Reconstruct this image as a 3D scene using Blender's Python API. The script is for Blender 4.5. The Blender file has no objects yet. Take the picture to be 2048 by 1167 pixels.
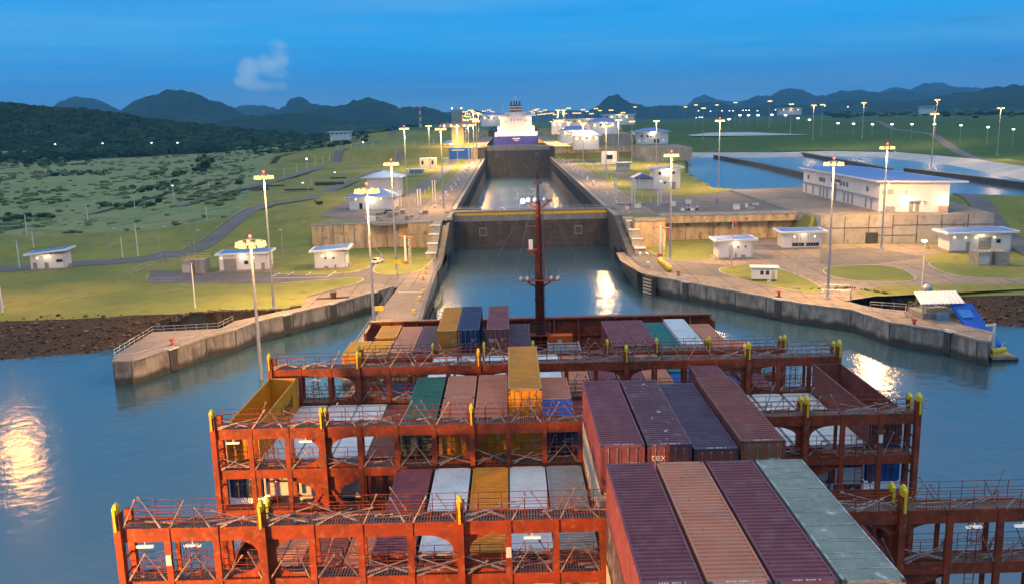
import bpy, math, random
from mathutils import Vector, Matrix, noise
import numpy as np
from mathutils.geometry import tessellate_polygon
R = math.radians
random.seed(7); rs = np.random.RandomState(5)
SC = bpy.context.scene
COL = SC.collection

# ------------------------------------------------------------------ camera
CAM_H = 44.5
F = 1750.0
PITCH = math.atan(345 / F)
ROLL = 0.0235
cd = bpy.data.cameras.new("camera"); cam = bpy.data.objects.new("camera", cd); COL.objects.link(cam)
cd.sensor_width = 36; cd.lens = 36 * F / 2048
cd.clip_start = 0.5; cd.clip_end = 40000
cam.location = (0, 0, CAM_H)
cam.rotation_euler = (Matrix.Rotation(R(90) - PITCH, 3, 'X') @ Matrix.Rotation(-ROLL, 3, 'Z')).to_euler()
SC.camera = cam

# ------------------------------------------------------------------ world (dusk sky)
SC.view_settings.view_transform = 'Standard'; SC.view_settings.look = 'None'
SC.view_settings.exposure = 0.0; SC.view_settings.gamma = 1.0
w = bpy.data.worlds.new("World"); SC.world = w; w.use_nodes = True
nt = w.node_tree; N = nt.nodes; L = nt.links
for n in list(N): N.remove(n)
def nn(t, **k):
    n = N.new(t)
    for a, b in k.items(): setattr(n, a, b)
    return n
out = nn('ShaderNodeOutputWorld'); bg = nn('ShaderNodeBackground'); L.new(bg.outputs[0], out.inputs[0])
tc = nn('ShaderNodeTexCoord'); sep = nn('ShaderNodeSeparateXYZ'); L.new(tc.outputs['Generated'], sep.inputs[0])
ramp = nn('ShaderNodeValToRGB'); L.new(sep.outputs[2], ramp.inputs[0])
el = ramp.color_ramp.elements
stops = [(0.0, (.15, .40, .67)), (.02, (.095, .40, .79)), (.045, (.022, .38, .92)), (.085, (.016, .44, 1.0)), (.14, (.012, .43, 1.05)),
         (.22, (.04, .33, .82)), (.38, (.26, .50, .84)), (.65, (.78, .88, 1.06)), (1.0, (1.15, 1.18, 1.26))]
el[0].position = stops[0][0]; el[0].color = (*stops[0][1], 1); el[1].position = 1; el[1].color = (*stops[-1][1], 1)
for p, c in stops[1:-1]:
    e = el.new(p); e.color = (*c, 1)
sky = nn('ShaderNodeTexSky', sky_type='NISHITA'); sky.sun_disc = False; sky.sun_elevation = R(3); sky.sun_rotation = R(200)
skm = nn('ShaderNodeVectorMath', operation='SCALE'); L.new(sky.outputs[0], skm.inputs[0]); skm.inputs['Scale'].default_value = 0.05
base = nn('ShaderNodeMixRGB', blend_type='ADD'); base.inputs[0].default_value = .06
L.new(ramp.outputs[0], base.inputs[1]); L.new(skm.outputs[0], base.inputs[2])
# soft cloud streaks
def mapn(scale, loc=(0, 0, 0)):
    m = nn('ShaderNodeMapping'); m.inputs['Scale'].default_value = scale; m.inputs['Location'].default_value = loc
    L.new(tc.outputs['Generated'], m.inputs[0]); return m
def cloudlayer(prev, scale, loc, lo, hi, col, amt, detail=6, zmin=None, zmax=None, xr=None):
    m = mapn(scale, loc); t = nn('ShaderNodeTexNoise'); t.inputs['Scale'].default_value = 1; t.inputs['Detail'].default_value = detail
    t.inputs['Roughness'].default_value = .55
    L.new(m.outputs[0], t.inputs['Vector'])
    r = nn('ShaderNodeMapRange'); r.interpolation_type = 'SMOOTHSTEP'; r.inputs[1].default_value = lo; r.inputs[2].default_value = hi; r.inputs[4].default_value = amt
    L.new(t.outputs[0], r.inputs[0]); f = r.outputs[0]
    def gate(src, a, b):
        g = nn('ShaderNodeMapRange'); g.interpolation_type = 'SMOOTHSTEP'; g.inputs[1].default_value = a; g.inputs[2].default_value = b
        L.new(src, g.inputs[0]); return g.outputs[0]
    def mul(a, b):
        q = nn('ShaderNodeMath', operation='MULTIPLY'); L.new(a, q.inputs[0]); L.new(b, q.inputs[1]); return q.outputs[0]
    if zmin: f = mul(f, gate(sep.outputs[2], *zmin))
    if zmax: f = mul(f, gate(sep.outputs[2], *zmax))
    if xr:
        for a in xr: f = mul(f, gate(sep.outputs[0], *a))
    mx = nn('ShaderNodeMixRGB'); L.new(f, mx.inputs[0]); L.new(prev, mx.inputs[1]); mx.inputs[2].default_value = (*col, 1)
    return mx.outputs[0]
c = cloudlayer(base.outputs[0], (3, 3, 38), (1, 4, 2), .42, .75, (.14, .46, .88), .5, zmax=(.16, .08))
c = cloudlayer(c, (2.2, 2.2, 30), (7, 2, 5), .46, .72, (.012, .27, .80), .5, zmin=(.03, .07))
c = cloudlayer(c, (1.6, 1.6, 26), (3, 7, 2), .50, .74, (.10, .42, .86), .55, zmin=(.05, .08))
c = cloudlayer(c, (4, 4, 60), (3, 9, 1), .50, .68, (.04, .20, .52), .7, zmin=(.030, .045), zmax=(.095, .075), xr=[(.36, .46)])
c = cloudlayer(c, (3, 3, 50), (5, 9, 8), .38, .62, (.20, .47, .80), .65, zmax=(.06, .015), zmin=(-.002, .006))
c = cloudlayer(c, (2.0, 2.0, 34), (11, 3, 6), .47, .66, (.10, .50, .95), .6, zmin=(.04, .07))
# one cumulus puff standing over the hills on the left (direction blob broken by noise)
def blob(prev, cx, cz, rx, rz, col, amt):
    m = nn('ShaderNodeTexNoise'); m.inputs['Scale'].default_value = 42; m.inputs['Detail'].default_value = 7; L.new(tc.outputs['Generated'], m.inputs['Vector'])
    def math(op, a, b):
        q = nn('ShaderNodeMath', operation=op)
        for i, v in enumerate((a, b)):
            if isinstance(v, (int, float)): q.inputs[i].default_value = v
            else: L.new(v, q.inputs[i])
        return q.outputs[0]
    dx = math('DIVIDE', math('SUBTRACT', sep.outputs[0], cx), rx); dz = math('DIVIDE', math('SUBTRACT', sep.outputs[2], cz), rz)
    d = math('ADD', math('MULTIPLY', dx, dx), math('MULTIPLY', dz, dz))
    v = math('ADD', d, math('MULTIPLY', math('SUBTRACT', m.outputs[0], .5), 4.2))
    r = nn('ShaderNodeMapRange'); r.interpolation_type = 'SMOOTHSTEP'; r.inputs[1].default_value = 1.7; r.inputs[2].default_value = -.3; r.inputs[4].default_value = amt
    L.new(v, r.inputs[0])
    mx = nn('ShaderNodeMixRGB'); L.new(r.outputs[0], mx.inputs[0]); L.new(prev, mx.inputs[1]); mx.inputs[2].default_value = (*col, 1)
    return mx.outputs[0]
def dirpx(px, py):
    x = (px - 1024) / F; y = -(py - 583.5) / F; cc, s = math.cos(ROLL), math.sin(ROLL)
    xr = x * cc + y * s; yr = -x * s + y * cc
    return Vector((xr, math.cos(PITCH) + yr * math.sin(PITCH), -math.sin(PITCH) + yr * math.cos(PITCH)))
for px, py, rx, rz, a in ((497, 165, .013, .008, .6), (505, 140, .012, .010, .5), (560, 112, .010, .018, .5), (540, 135, .012, .012, .45), (525, 172, .02, .006, .4)):
    d = dirpx(px, py).normalized(); c = blob(c, d.x, d.z, rx, rz, (.36, .64, .96), a + .45)
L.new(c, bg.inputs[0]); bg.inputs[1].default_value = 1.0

# last glow of the sun, very soft
sl = bpy.data.lights.new("sun", 'SUN'); sun = bpy.data.objects.new("sun", sl); COL.objects.link(sun)
sl.energy = 0.2; sl.angle = R(25); sl.color = (1, .86, .76); sun.rotation_euler = (R(48), 0, R(-35))

# ------------------------------------------------------------------ render hints
SC.cycles.use_denoising = True
SC.cycles.max_bounces = 5; SC.cycles.diffuse_bounces = 2; SC.cycles.glossy_bounces = 3; SC.cycles.volume_bounces = 0
SC.cycles.transparent_max_bounces = 6; SC.cycles.sample_clamp_indirect = 6; SC.cycles.use_light_tree = True

# ------------------------------------------------------------------ helpers
def G(px, py, z=0.0):
    d = dirpx(px, py); t = (z - CAM_H) / d.z; return Vector((d.x * t, d.y * t, z))
def D(px, py, Y):
    d = dirpx(px, py); t = Y / d.y; return Vector((d.x * t, Y, CAM_H + d.z * t))
def ss(v, a, b):
    t = np.clip((v - a) / (b - a), 0, 1); return t * t * (3 - 2 * t)

class MB:
    def __init__(s): s.v = []; s.f = []; s.m = []; s.sm = []
    def add(s, vs, fs, mi=0, smooth=False, M=None):
        o = len(s.v)
        if M is not None: vs = [tuple(M @ Vector(p)) for p in vs]
        s.v.extend(vs); s.f.extend([tuple(i + o for i in f) for f in fs]); s.m.extend([mi] * len(fs)); s.sm.extend([smooth] * len(fs)); return s
    def box(s, x0, x1, y0, y1, z0, z1, mi=0, M=None):
        v = [(x0, y0, z0), (x1, y0, z0), (x1, y1, z0), (x0, y1, z0), (x0, y0, z1), (x1, y0, z1), (x1, y1, z1), (x0, y1, z1)]
        return s.add(v, [(0, 3, 2, 1), (4, 5, 6, 7), (0, 1, 5, 4), (1, 2, 6, 5), (2, 3, 7, 6), (3, 0, 4, 7)], mi, False, M)
    def bar(s, a, b, w=.06, h=None, mi=0, n=4, w2=None):
        a = Vector(a); b = Vector(b); d = b - a; l = d.length
        if l < 1e-6: return s
        q = d.to_track_quat('Z', 'Y').to_matrix().to_4x4(); M = Matrix.Translation(a) @ q
        w2 = w if w2 is None else w2
        if h is not None:
            v = [(x * w / 2, y * h / 2, z * l) for z in (0, 1) for x, y in ((-1, -1), (1, -1), (1, 1), (-1, 1))]; k = 4; sm = False
        else:
            k = n; v = [(math.cos(6.28318 * i / k) * r / 2, math.sin(6.28318 * i / k) * r / 2, z * l) for z, r in ((0, w), (1, w2)) for i in range(k)]; sm = k > 5
        f = [(i, (i + 1) % k, (i + 1) % k + k, i + k) for i in range(k)]
        s.add(v, f, mi, sm, M); s.add(v, [tuple(range(k))[::-1], tuple(range(k, 2 * k))], mi, False, M); return s
    def prism(s, pts, z0, z1, mi=0, top=None):
        n = len(pts)
        a = sum(pts[i][0] * pts[(i + 1) % n][1] - pts[(i + 1) % n][0] * pts[i][1] for i in range(n))
        if a < 0: pts = pts[::-1]
        v = [(p[0], p[1], z0) for p in pts] + [(p[0], p[1], z1) for p in pts]
        s.add(v, [(i, (i + 1) % n, (i + 1) % n + n, i + n) for i in range(n)] + [tuple(range(n))[::-1]], mi)
        s.add(v, [tuple(range(n, 2 * n))], mi if top is None else top); return s
    def quad(s, a, b, c, d, mi=0): return s.add([tuple(a), tuple(b), tuple(c), tuple(d)], [(0, 1, 2, 3)], mi)
    def sphere(s, c, r, mi=0, n=8, m=5, sc=(1, 1, 1)):
        v = []; f = []
        for j in range(m + 1):
            t = math.pi * j / m
            for i in range(n):
                p = 6.28318 * i / n; v.append((c[0] + r * sc[0] * math.sin(t) * math.cos(p), c[1] + r * sc[1] * math.sin(t) * math.sin(p), c[2] + r * sc[2] * math.cos(t)))
        for j in range(m):
            for i in range(n): f.append((j * n + i, (j + 1) * n + i, (j + 1) * n + (i + 1) % n, j * n + (i + 1) % n))
        return s.add(v, f, mi, True)
    def data(s, name, mats):
        me = bpy.data.meshes.new(name); me.from_pydata([tuple(p) for p in s.v], [], s.f); me.update()
        for m in (mats if isinstance(mats, (list, tuple)) else [mats]): me.materials.append(m)
        me.polygons.foreach_set('material_index', s.m); me.polygons.foreach_set('use_smooth', s.sm); return me
    def build(s, name, mats, parent=None, loc=None, rz=0):
        return link(name, s.data(name, mats), parent, loc, rz)
def link(name, me, parent=None, loc=None, rz=0, rot=None):
    o = bpy.data.objects.new(name, me); COL.objects.link(o)
    if parent: o.parent = parent
    if loc is not None: o.location = loc
    if rz: o.rotation_euler = (0, 0, rz)
    if rot: o.rotation_euler = rot
    return o
def tag(o, label=None, cat=None, group=None, kind=None):
    if label: o['label'] = label
    if cat: o['category'] = cat
    if group: o['group'] = group
    if kind: o['kind'] = kind
    return o
def thing(name, label, cat, loc=(0, 0, 0), rz=0, group=None):
    return tag(link(name, None, None, loc, rz), label, cat, group)
def copy_tree(o, parent=None):
    c = o.copy(); COL.objects.link(c)
    if parent is not None: c.parent = parent
    for ch in list(o.children): copy_tree(ch, c)
    return c
def add_np(name, V, Fc, mats, smooth=False, midx=None):
    me = bpy.data.meshes.new(name); V = np.asarray(V, np.float32); Fc = np.asarray(Fc, np.int32); k = Fc.shape[1]
    me.vertices.add(len(V)); me.vertices.foreach_set('co', V.ravel()); me.loops.add(Fc.size); me.loops.foreach_set('vertex_index', Fc.ravel())
    me.polygons.add(len(Fc)); me.polygons.foreach_set('loop_start', np.arange(0, Fc.size, k, dtype=np.int32))
    try: me.polygons.foreach_set('loop_total', np.full(len(Fc), k, np.int32))
    except Exception: pass
    for m in (mats if isinstance(mats, (list, tuple)) else [mats]): me.materials.append(m)
    if midx is not None: me.polygons.foreach_set('material_index', np.asarray(midx, np.int32))
    me.polygons.foreach_set('use_smooth', np.full(len(Fc), smooth)); me.update(calc_edges=True); me.validate(); return me

# ------------------------------------------------------------------ materials
MC = {}
def mat(name, col, rough=.7, var=.25, scale=.5, detail=5, bump=0, metal=0, col2=None, streak=False, lo=.35, hi=.7, spec=.5, coat=0, small=None, obj=True):
    if name in MC: return MC[name]
    m = bpy.data.materials.new(name); m.use_nodes = True; t = m.node_tree; b = t.nodes['Principled BSDF']
    b.inputs['Roughness'].default_value = rough; b.inputs['Metallic'].default_value = metal; b.inputs['Specular IOR Level'].default_value = spec
    c2 = col2 or tuple(x * (1 - var) for x in col)
    tcn = t.nodes.new('ShaderNodeTexCoord'); mp = t.nodes.new('ShaderNodeMapping'); t.links.new(tcn.outputs['Object'], mp.inputs[0])
    mp.inputs['Scale'].default_value = (1, 1, .22) if streak else (1, 1, 1)
    no = t.nodes.new('ShaderNodeTexNoise'); no.inputs['Scale'].default_value = scale; no.inputs['Detail'].default_value = detail; no.inputs['Roughness'].default_value = .6
    t.links.new(mp.outputs[0], no.inputs['Vector'])
    mr = t.nodes.new('ShaderNodeMapRange'); mr.inputs[1].default_value = lo; mr.inputs[2].default_value = hi; t.links.new(no.outputs[0], mr.inputs[0])
    mx = t.nodes.new('ShaderNodeMixRGB'); t.links.new(mr.outputs[0], mx.inputs[0]); mx.inputs[1].default_value = (*col, 1); mx.inputs[2].default_value = (*c2, 1)
    last = mx.outputs[0]
    if small:   # second, finer layer: (scale, colour, lo, hi)
        n2 = t.nodes.new('ShaderNodeTexNoise'); n2.inputs['Scale'].default_value = small[0]; n2.inputs['Detail'].default_value = 6
        t.links.new(tcn.outputs['Object'], n2.inputs['Vector'])
        r2 = t.nodes.new('ShaderNodeMapRange'); r2.inputs[1].default_value = small[2]; r2.inputs[2].default_value = small[3]; t.links.new(n2.outputs[0], r2.inputs[0])
        m2 = t.nodes.new('ShaderNodeMixRGB'); t.links.new(r2.outputs[0], m2.inputs[0]); t.links.new(last, m2.inputs[1]); m2.inputs[2].default_value = (*small[1], 1); last = m2.outputs[0]
    t.links.new(last, b.inputs['Base Color'])
    if bump:
        bp = t.nodes.new('ShaderNodeBump'); bp.inputs['Strength'].default_value = bump; bp.inputs['Distance'].default_value = .1
        t.links.new(no.outputs[0], bp.inputs['Height']); t.links.new(bp.outputs[0], b.inputs['Normal'])
    MC[name] = m; return m
def emit(name, col, st):
    if name in MC: return MC[name]
    m = bpy.data.materials.new(name); m.use_nodes = True; b = m.node_tree.nodes['Principled BSDF']
    b.inputs['Base Color'].default_value = (*col, 1); b.inputs['Emission Color'].default_value = (*col, 1); b.inputs['Emission Strength'].default_value = st
    MC[name] = m; return m

grass = mat('mown_grass', (.245, .235, .06), .95, col2=(.15, .185, .05), scale=.035, lo=.4, hi=.62, small=(.25, (.17, .135, .06), .52, .74), spec=.1)
grass_dark = mat('bank_grass', (.06, .125, .04), .95, col2=(.09, .14, .045), scale=.03, small=(.8, (.03, .06, .02), .45, .7), spec=.1)
scrub = mat('scrub_land', (.20, .245, .095), .95, col2=(.25, .26, .115), scale=.012, lo=.42, hi=.6, small=(.12, (.10, .15, .07), .50, .72), spec=.1)
soil = mat('bank_soil', (.055, .036, .024), .95, var=.45, scale=.5, bump=.6, small=(3, (.12, .10, .08), .55, .7), spec=.15)
bed = mat('dark_soil', (.05, .05, .04), .9, spec=.1)
rock = mat('rock', (.065, .047, .034), .9, var=.5, scale=.4, small=(2, (.17, .14, .10), .58, .72))
asphalt = mat('asphalt', (.115, .10, .095), .8, col2=(.17, .145, .125), scale=.12, small=(2, (.075, .07, .07), .5, .75))
concrete_pave = mat('concrete_pavement', (.29, .225, .17), .85, col2=(.19, .15, .12), scale=.09, small=(.7, (.12, .10, .08), .52, .74))
def tide(m):
    t = m.node_tree; b = t.nodes['Principled BSDF']; src = b.inputs['Base Color'].links[0].from_socket; tcn = t.nodes.new('ShaderNodeTexCoord'); sp = t.nodes.new('ShaderNodeSeparateXYZ'); t.links.new(tcn.outputs['Object'], sp.inputs[0])
    no = t.nodes.new('ShaderNodeTexNoise'); no.inputs['Scale'].default_value = .35; no.inputs['Detail'].default_value = 5; t.links.new(tcn.outputs['Object'], no.inputs['Vector'])
    ad = t.nodes.new('ShaderNodeMath'); ad.operation = 'MULTIPLY_ADD'; t.links.new(no.outputs[0], ad.inputs[0]); ad.inputs[1].default_value = -1.6; t.links.new(sp.outputs[2], ad.inputs[2])
    r = t.nodes.new('ShaderNodeMapRange'); r.inputs[1].default_value = .95; r.inputs[2].default_value = .15; r.inputs[4].default_value = .9; t.links.new(ad.outputs[0], r.inputs[0])
    x = t.nodes.new('ShaderNodeMixRGB'); t.links.new(r.outputs[0], x.inputs[0]); t.links.new(src, x.inputs[1]); x.inputs[2].default_value = (.03, .028, .02, 1); t.links.new(x.outputs[0], b.inputs['Base Color'])
concrete = mat('concrete', (.36, .33, .28), .85, col2=(.22, .20, .17), scale=.35, streak=True, small=(.5, (.20, .18, .15), .55, .75), bump=.1)
concrete_old = mat('stained_concrete', (.31, .29, .255), .9, col2=(.12, .115, .10), scale=1.0, streak=True, lo=.36, hi=.68, small=(.35, (.10, .09, .075), .5, .7), bump=.2)
tide(concrete_old)
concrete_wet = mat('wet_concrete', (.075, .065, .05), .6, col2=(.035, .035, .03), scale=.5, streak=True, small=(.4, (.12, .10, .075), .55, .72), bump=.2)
lining = mat('basin_lining', (.50, .50, .48), .8, var=.3, scale=.06)
kerbm = mat('kerb_paint', (.45, .41, .30), .8, var=.3, scale=.5)
paint_w = mat('white_paint', (.72, .70, .66), .6, var=.12, scale=.3)
paint_y = mat('yellow_paint', (.75, .50, .03), .5, var=.2, scale=1.5)
wall_w = mat('white_wall', (.74, .70, .66), .75, var=.13, scale=.3, streak=True)
roof_b = mat('blue_roof', (.10, .20, .48), .4, var=.2, scale=.4)
roof_w = mat('white_fascia', (.74, .74, .74), .6, var=.1)
glass = mat('dark_glass', (.02, .025, .03), .15, var=.2)
doorm = mat('grey_door', (.30, .27, .25), .6)
galv = mat('galvanised_steel', (.42, .44, .46), .45, var=.25, scale=1.5, metal=.5)
steel_dark = mat('dark_steel', (.06, .06, .065), .5, var=.3)
black_r = mat('black_rubber', (.02, .02, .02), .8)
red_ox = mat('oxide_red_paint', (.30, .052, .017), .55, col2=(.15, .034, .018), scale=.8, lo=.4, hi=.65, small=(2.6, (.30, .12, .06), .54, .72), spec=.25)
red_dk = mat('oxide_red_deck', (.16, .045, .03), .7, col2=(.09, .035, .028), scale=.4, small=(2.5, (.20, .12, .09), .6, .75))
rodm = mat('lashing_steel', (.42, .33, .30), .45, var=.35, scale=2, metal=.5)
yel_cap = mat('yellow_cap_paint', (.80, .58, .02), .5, col2=(.45, .35, .05), scale=1.6, lo=.5, hi=.75)
blue_sheet = mat('blue_tarpaulin', (.012, .13, .60), .5, var=.25, scale=.3)
wood_or = mat('signal_orange', (.75, .13, .015), .5)
em_warm = emit('warm_lamp_glow', (1.0, .58, .16), 3.4)
em_warm2 = emit('amber_lamp_glow', (1.0, .54, .12), 3.3)
em_white = emit('white_lamp_glow', (.88, 1.0, .96), 6)
em_wall = emit('wall_lamp_glow', (1.0, .78, .42), 5)
em_red = emit('red_beacon_glow', (1.0, .06, .03), 12)
em_tube = emit('tube_lamp_glow', (1.0, .92, .8), .35)

# ------------------------------------------------------------------ water
def water_mat(name, col, rough, scale, bump, stretch=(1, 1, 1)):
    m = bpy.data.materials.new(name); m.use_nodes = True; t = m.node_tree; b = t.nodes['Principled BSDF']
    b.inputs['Roughness'].default_value = rough; b.inputs['IOR'].default_value = 2.05; b.inputs['Base Color'].default_value = (*col, 1); b.inputs['Specular IOR Level'].default_value = .75
    tcn = t.nodes.new('ShaderNodeTexCoord'); mp = t.nodes.new('ShaderNodeMapping'); mp.inputs['Scale'].default_value = stretch; t.links.new(tcn.outputs['Object'], mp.inputs[0])
    hs = []
    for sc_, de in ((scale, 3), (scale * .16, 3)):
        no = t.nodes.new('ShaderNodeTexNoise'); no.inputs['Scale'].default_value = sc_; no.inputs['Detail'].default_value = de; t.links.new(mp.outputs[0], no.inputs['Vector']); hs.append(no)
    ad = t.nodes.new('ShaderNodeMath'); ad.operation = 'MULTIPLY_ADD'; t.links.new(hs[1].outputs[0], ad.inputs[0]); ad.inputs[1].default_value = 2.2; t.links.new(hs[0].outputs[0], ad.inputs[2])
    big = t.nodes.new('ShaderNodeTexNoise'); big.inputs['Scale'].default_value = .02; big.inputs['Detail'].default_value = 4; t.links.new(tcn.outputs['Object'], big.inputs['Vector'])
    mr = t.nodes.new('ShaderNodeMapRange'); mr.inputs[1].default_value = .35; mr.inputs[2].default_value = .65; mr.inputs[3].default_value = bump * .35; mr.inputs[4].default_value = bump
    t.links.new(big.outputs[0], mr.inputs[0])
    bp = t.nodes.new('ShaderNodeBump'); bp.inputs['Distance'].default_value = 1.0; t.links.new(ad.outputs[0], bp.inputs['Height']); t.links.new(mr.outputs[0], bp.inputs['Strength'])
    t.links.new(bp.outputs[0], b.inputs['Normal']); return m
wat = water_mat('river_water_surface', (.022, .062, .085), .17, .5, .10, (1, 1, 1))
wat2 = water_mat('calm_water_surface', (.05, .12, .17), .26, .35, .03)
o = MB().quad((-3000, -600, 0), (3000, -600, 0), (3000, 314.5, 0), (-3000, 314.5, 0)).build('river_water', wat); tag(o, kind='structure')

# ------------------------------------------------------------------ terrain
ZQ, ZL, ZU, ZT = 4.3, 12.3, 21.5, 30.5     # quay, lock, upper and third platform levels
XL, XR = -20.0, 34.4                       # chamber faces
GATE1, GATE2, GATE3 = 313.0, 757.0, 1210.0
P2 = lambda pts, z: [tuple(G(*p, z)[:2]) for p in pts]
LQ_front = P2([(226, 722), (262, 722), (344, 697), (411, 676), (470, 660), (512, 644), (653, 611), (756, 583), (786, 574)], ZQ)
LQ_back = P2([(226, 712), (305, 663), (440, 656), (470, 641), (560, 622), (660, 603), (756, 577)], ZQ)
RQ_front = P2([(1308, 553), (1600, 607), (1703, 620), (1780, 645), (1895, 662), (1955, 680), (1978, 684), (1982, 672)], ZQ)
RQ_back = P2([(1985, 662), (1930, 650), (1860, 625), (1740, 614), (1700, 603), (1600, 594), (1330, 548)], ZQ)
bankL_top = sorted(P2([(-300, 640), (0, 628), (160, 627), (300, 630), (440, 625), (500, 626), (560, 618)], ZQ))
bankL_bot = sorted(P2([(-300, 745), (0, 722), (100, 714), (180, 706), (260, 686), (340, 668), (440, 658)], 0))
bankR_top = sorted(P2([(1560, 588), (1690, 585), (1765, 588), (1900, 580), (2048, 574), (2400, 560)], ZQ))
bankR_bot = sorted(P2([(1700, 610), (1830, 634), (1973, 649), (2048, 655), (2400, 670)], 0))
RIM = P2([(1180, 300), (1375, 303), (1540, 303), (1660, 300), (1800, 303), (1950, 316), (2048, 331), (2150, 350), (2300, 400)], ZL)
def interp(pts, x):
    return np.interp(x, [p[0] for p in pts], [p[1] for p in pts])
def inpoly(x, y, poly):
    r = np.zeros(x.shape, bool); n = len(poly)
    for i in range(n):
        x0, y0 = poly[i]; x1, y1 = poly[(i + 1) % n]
        if y0 == y1: continue
        r ^= ((y0 > y) != (y1 > y)) & (x < (x1 - x0) * (y - y0) / (y1 - y0) + x0)
    return r
def polydist(x, y, pl):
    d = np.full(x.shape, 1e9)
    for (x0, y0), (x1, y1) in zip(pl[:-1], pl[1:]):
        dx, dy = x1 - x0, y1 - y0; t = np.clip(((x - x0) * dx + (y - y0) * dy) / (dx * dx + dy * dy), 0, 1)
        d = np.minimum(d, np.hypot(x - x0 - t * dx, y - y0 - t * dy))
    return d
RIML = P2([(1374, 306), (1540, 306), (1660, 303), (1800, 306), (1950, 319), (2048, 334), (2150, 353)], ZL)
BAS_A = RIML + P2([(2300, 420), (2048, 402), (1800, 398), (1612, 388), (1560, 391), (1500, 390), (1430, 385), (1374, 352)], 10.0)
POOL2 = P2([(1380, 268), (1480, 264), (1600, 270), (1540, 276), (1400, 276)], ZU)
def hz(x, y):
    x = np.asarray(x, float); y = np.asarray(y, float); h = np.full(x.shape, ZQ)
    left = x < 7
    # left land: quay plateau -> upper platform
    u = np.clip(-(x + 62), 0, None)
    hl = ZQ + (ZL - ZQ) * ss(y, 268 + u * .25, 306 + u * 1.0)
    hl = np.where(x > -64, np.where(y > 284, ZL, ZQ), hl)
    plain = 6.0 + 3 * ss(y, 400, 1500)
    k = ss(-x, 95 + (y - 300).clip(0) * .22, 170 + (y - 300).clip(0) * .32)
    hl = np.where(y > 290, hl * (1 - k) + plain * k, hl)
    up = ss(y, 742, 775) * (1 - ss(-x, 90 + y * .06, 230 + y * .06)); hl = hl + (ZU - ZL) * up
    up = ss(y, 1190, 1230) * (1 - ss(-x, 110 + y * .05, 260 + y * .06)); hl = hl + (ZT - ZU) * up
    bt, bb = interp(bankL_top, x), interp(bankL_bot, x)
    hl = np.where(y < bt, ZQ + (y - bt) / np.maximum(bt - bb, 3) * (ZQ + .4), hl)
    hl = np.where(y < bb - 2, -6, hl); hl = np.maximum(hl, -6)
    lq = inpoly(x, y, LQ_front + LQ_back[::-1]); hl = np.where(lq, -6, hl)
    water_in = (x > -58) & (y < np.interp(x, [p[0] for p in LQ_front], [p[1] for p in LQ_front]) - .2) ; hl = np.where(water_in, -6, hl)
    hl = np.where((x > -31.5) & (x < -18) & (y < 234), -6, hl)
    # right land
    rt, rb = interp(bankR_top, x), interp(bankR_bot, x)
    hr = np.full(x.shape, ZQ)
    hr = np.where((x < 93) & (y > 287), ZL, hr); hr = np.where((x >= 93) & (x < 148) & (y > 270), ZL, hr)
    sl_ = ZQ + (ZL - ZQ) * ss(y, 262 + (x - 148).clip(0) * .1, 320 + (x - 148).clip(0) * .2); hr = np.where(x >= 148, sl_, hr)
    ya = np.interp(x, [p[0] for p in RIM], [p[1] for p in RIM])
    beyond = (x > 112) & (y > ya); dr = np.where(beyond, polydist(x, y, RIM), 0)
    hr = hr + np.where(beyond, 10.5 * ss(dr, 4, 115) + 8 * ss(dr, 290, 400), 0)
    hr = np.where((x > 36) & (x <= 112) & (y > 712), ZU, hr)
    hr = np.where((x > 36) & (x <= 112), hr + (ZT - ZU) * ss(y, 1170, 1200), hr)
    hr = np.where(inpoly(x, y, BAS_A), 5.0, hr)
    hr = np.where(y < rt, ZQ + (y - rt) / np.maximum(rt - rb, 3) * (ZQ + .4), hr)
    hr = np.where((y < rb - 2), -6, hr); hr = np.maximum(hr, -6)
    rq = inpoly(x, y, RQ_front + RQ_back); hr = np.where(rq, -6, hr)
    fr = sorted(RQ_front[:-1]); wi = (x < 96) & (y < np.interp(x, [p[0] for p in fr], [p[1] for p in fr])); hr = np.where(wi, -6, hr)
    h = np.where(left, hl, hr)
    h = np.where((x > XL - 2) & (x < XR + 2) & (y < 1700), -14, h)
    h = np.where((y > 1300) & (np.abs(x) > 150), np.minimum(h, 60), h)
    return h
def H(x, y): return float(hz(np.array([x]), np.array([y]))[0])
def axis(lo, hi, d0, d1, step, g=1.10):
    a = list(np.arange(d0, d1 + .1, step)); s = step
    while a[-1] < hi: s *= g; a.append(a[-1] + s)
    s = step
    while a[0] > lo: s *= g; a.insert(0, a[0] - s)
    return np.array(a)
xs = axis(-3500, 3500, -200, 330, 3.0, 1.06); ys = axis(110, 4200, 140, 790, 3.0, 1.05)
Xg, Yg = np.meshgrid(xs, ys); Zg = hz(Xg, Yg)
far = (Xg < -75) & (Yg > 330)
nz = np.array([noise.noise(Vector((x * .012, y * .012, 1))) * 1.2 + noise.noise(Vector((x * .05, y * .05, 4))) * .5 for x, y in zip(Xg.ravel(), Yg.ravel())]).reshape(Xg.shape)
Zg = np.where(far, Zg + nz, Zg)
wd = 3.0 * ss(Yg, 3000, 3600); Zg = Zg - wd
nx = len(xs); ny = len(ys); idx = np.arange(nx * ny).reshape(ny, nx)
Fq = np.stack([idx[:-1, :-1], idx[:-1, 1:], idx[1:, 1:], idx[1:, :-1]], -1).reshape(-1, 4)
xc = ((Xg[:-1, :-1] + Xg[1:, 1:]) / 2).ravel(); yc = ((Yg[:-1, :-1] + Yg[1:, 1:]) / 2).ravel(); zc = hz(xc, yc); zmin = Zg.ravel()[Fq].min(1); zmax = Zg.ravel()[Fq].max(1)
mi = np.zeros(len(Fq), int)
mi[(xc < -95 - (yc - 300).clip(0) * .24) & (yc > 330)] = 1
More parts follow.
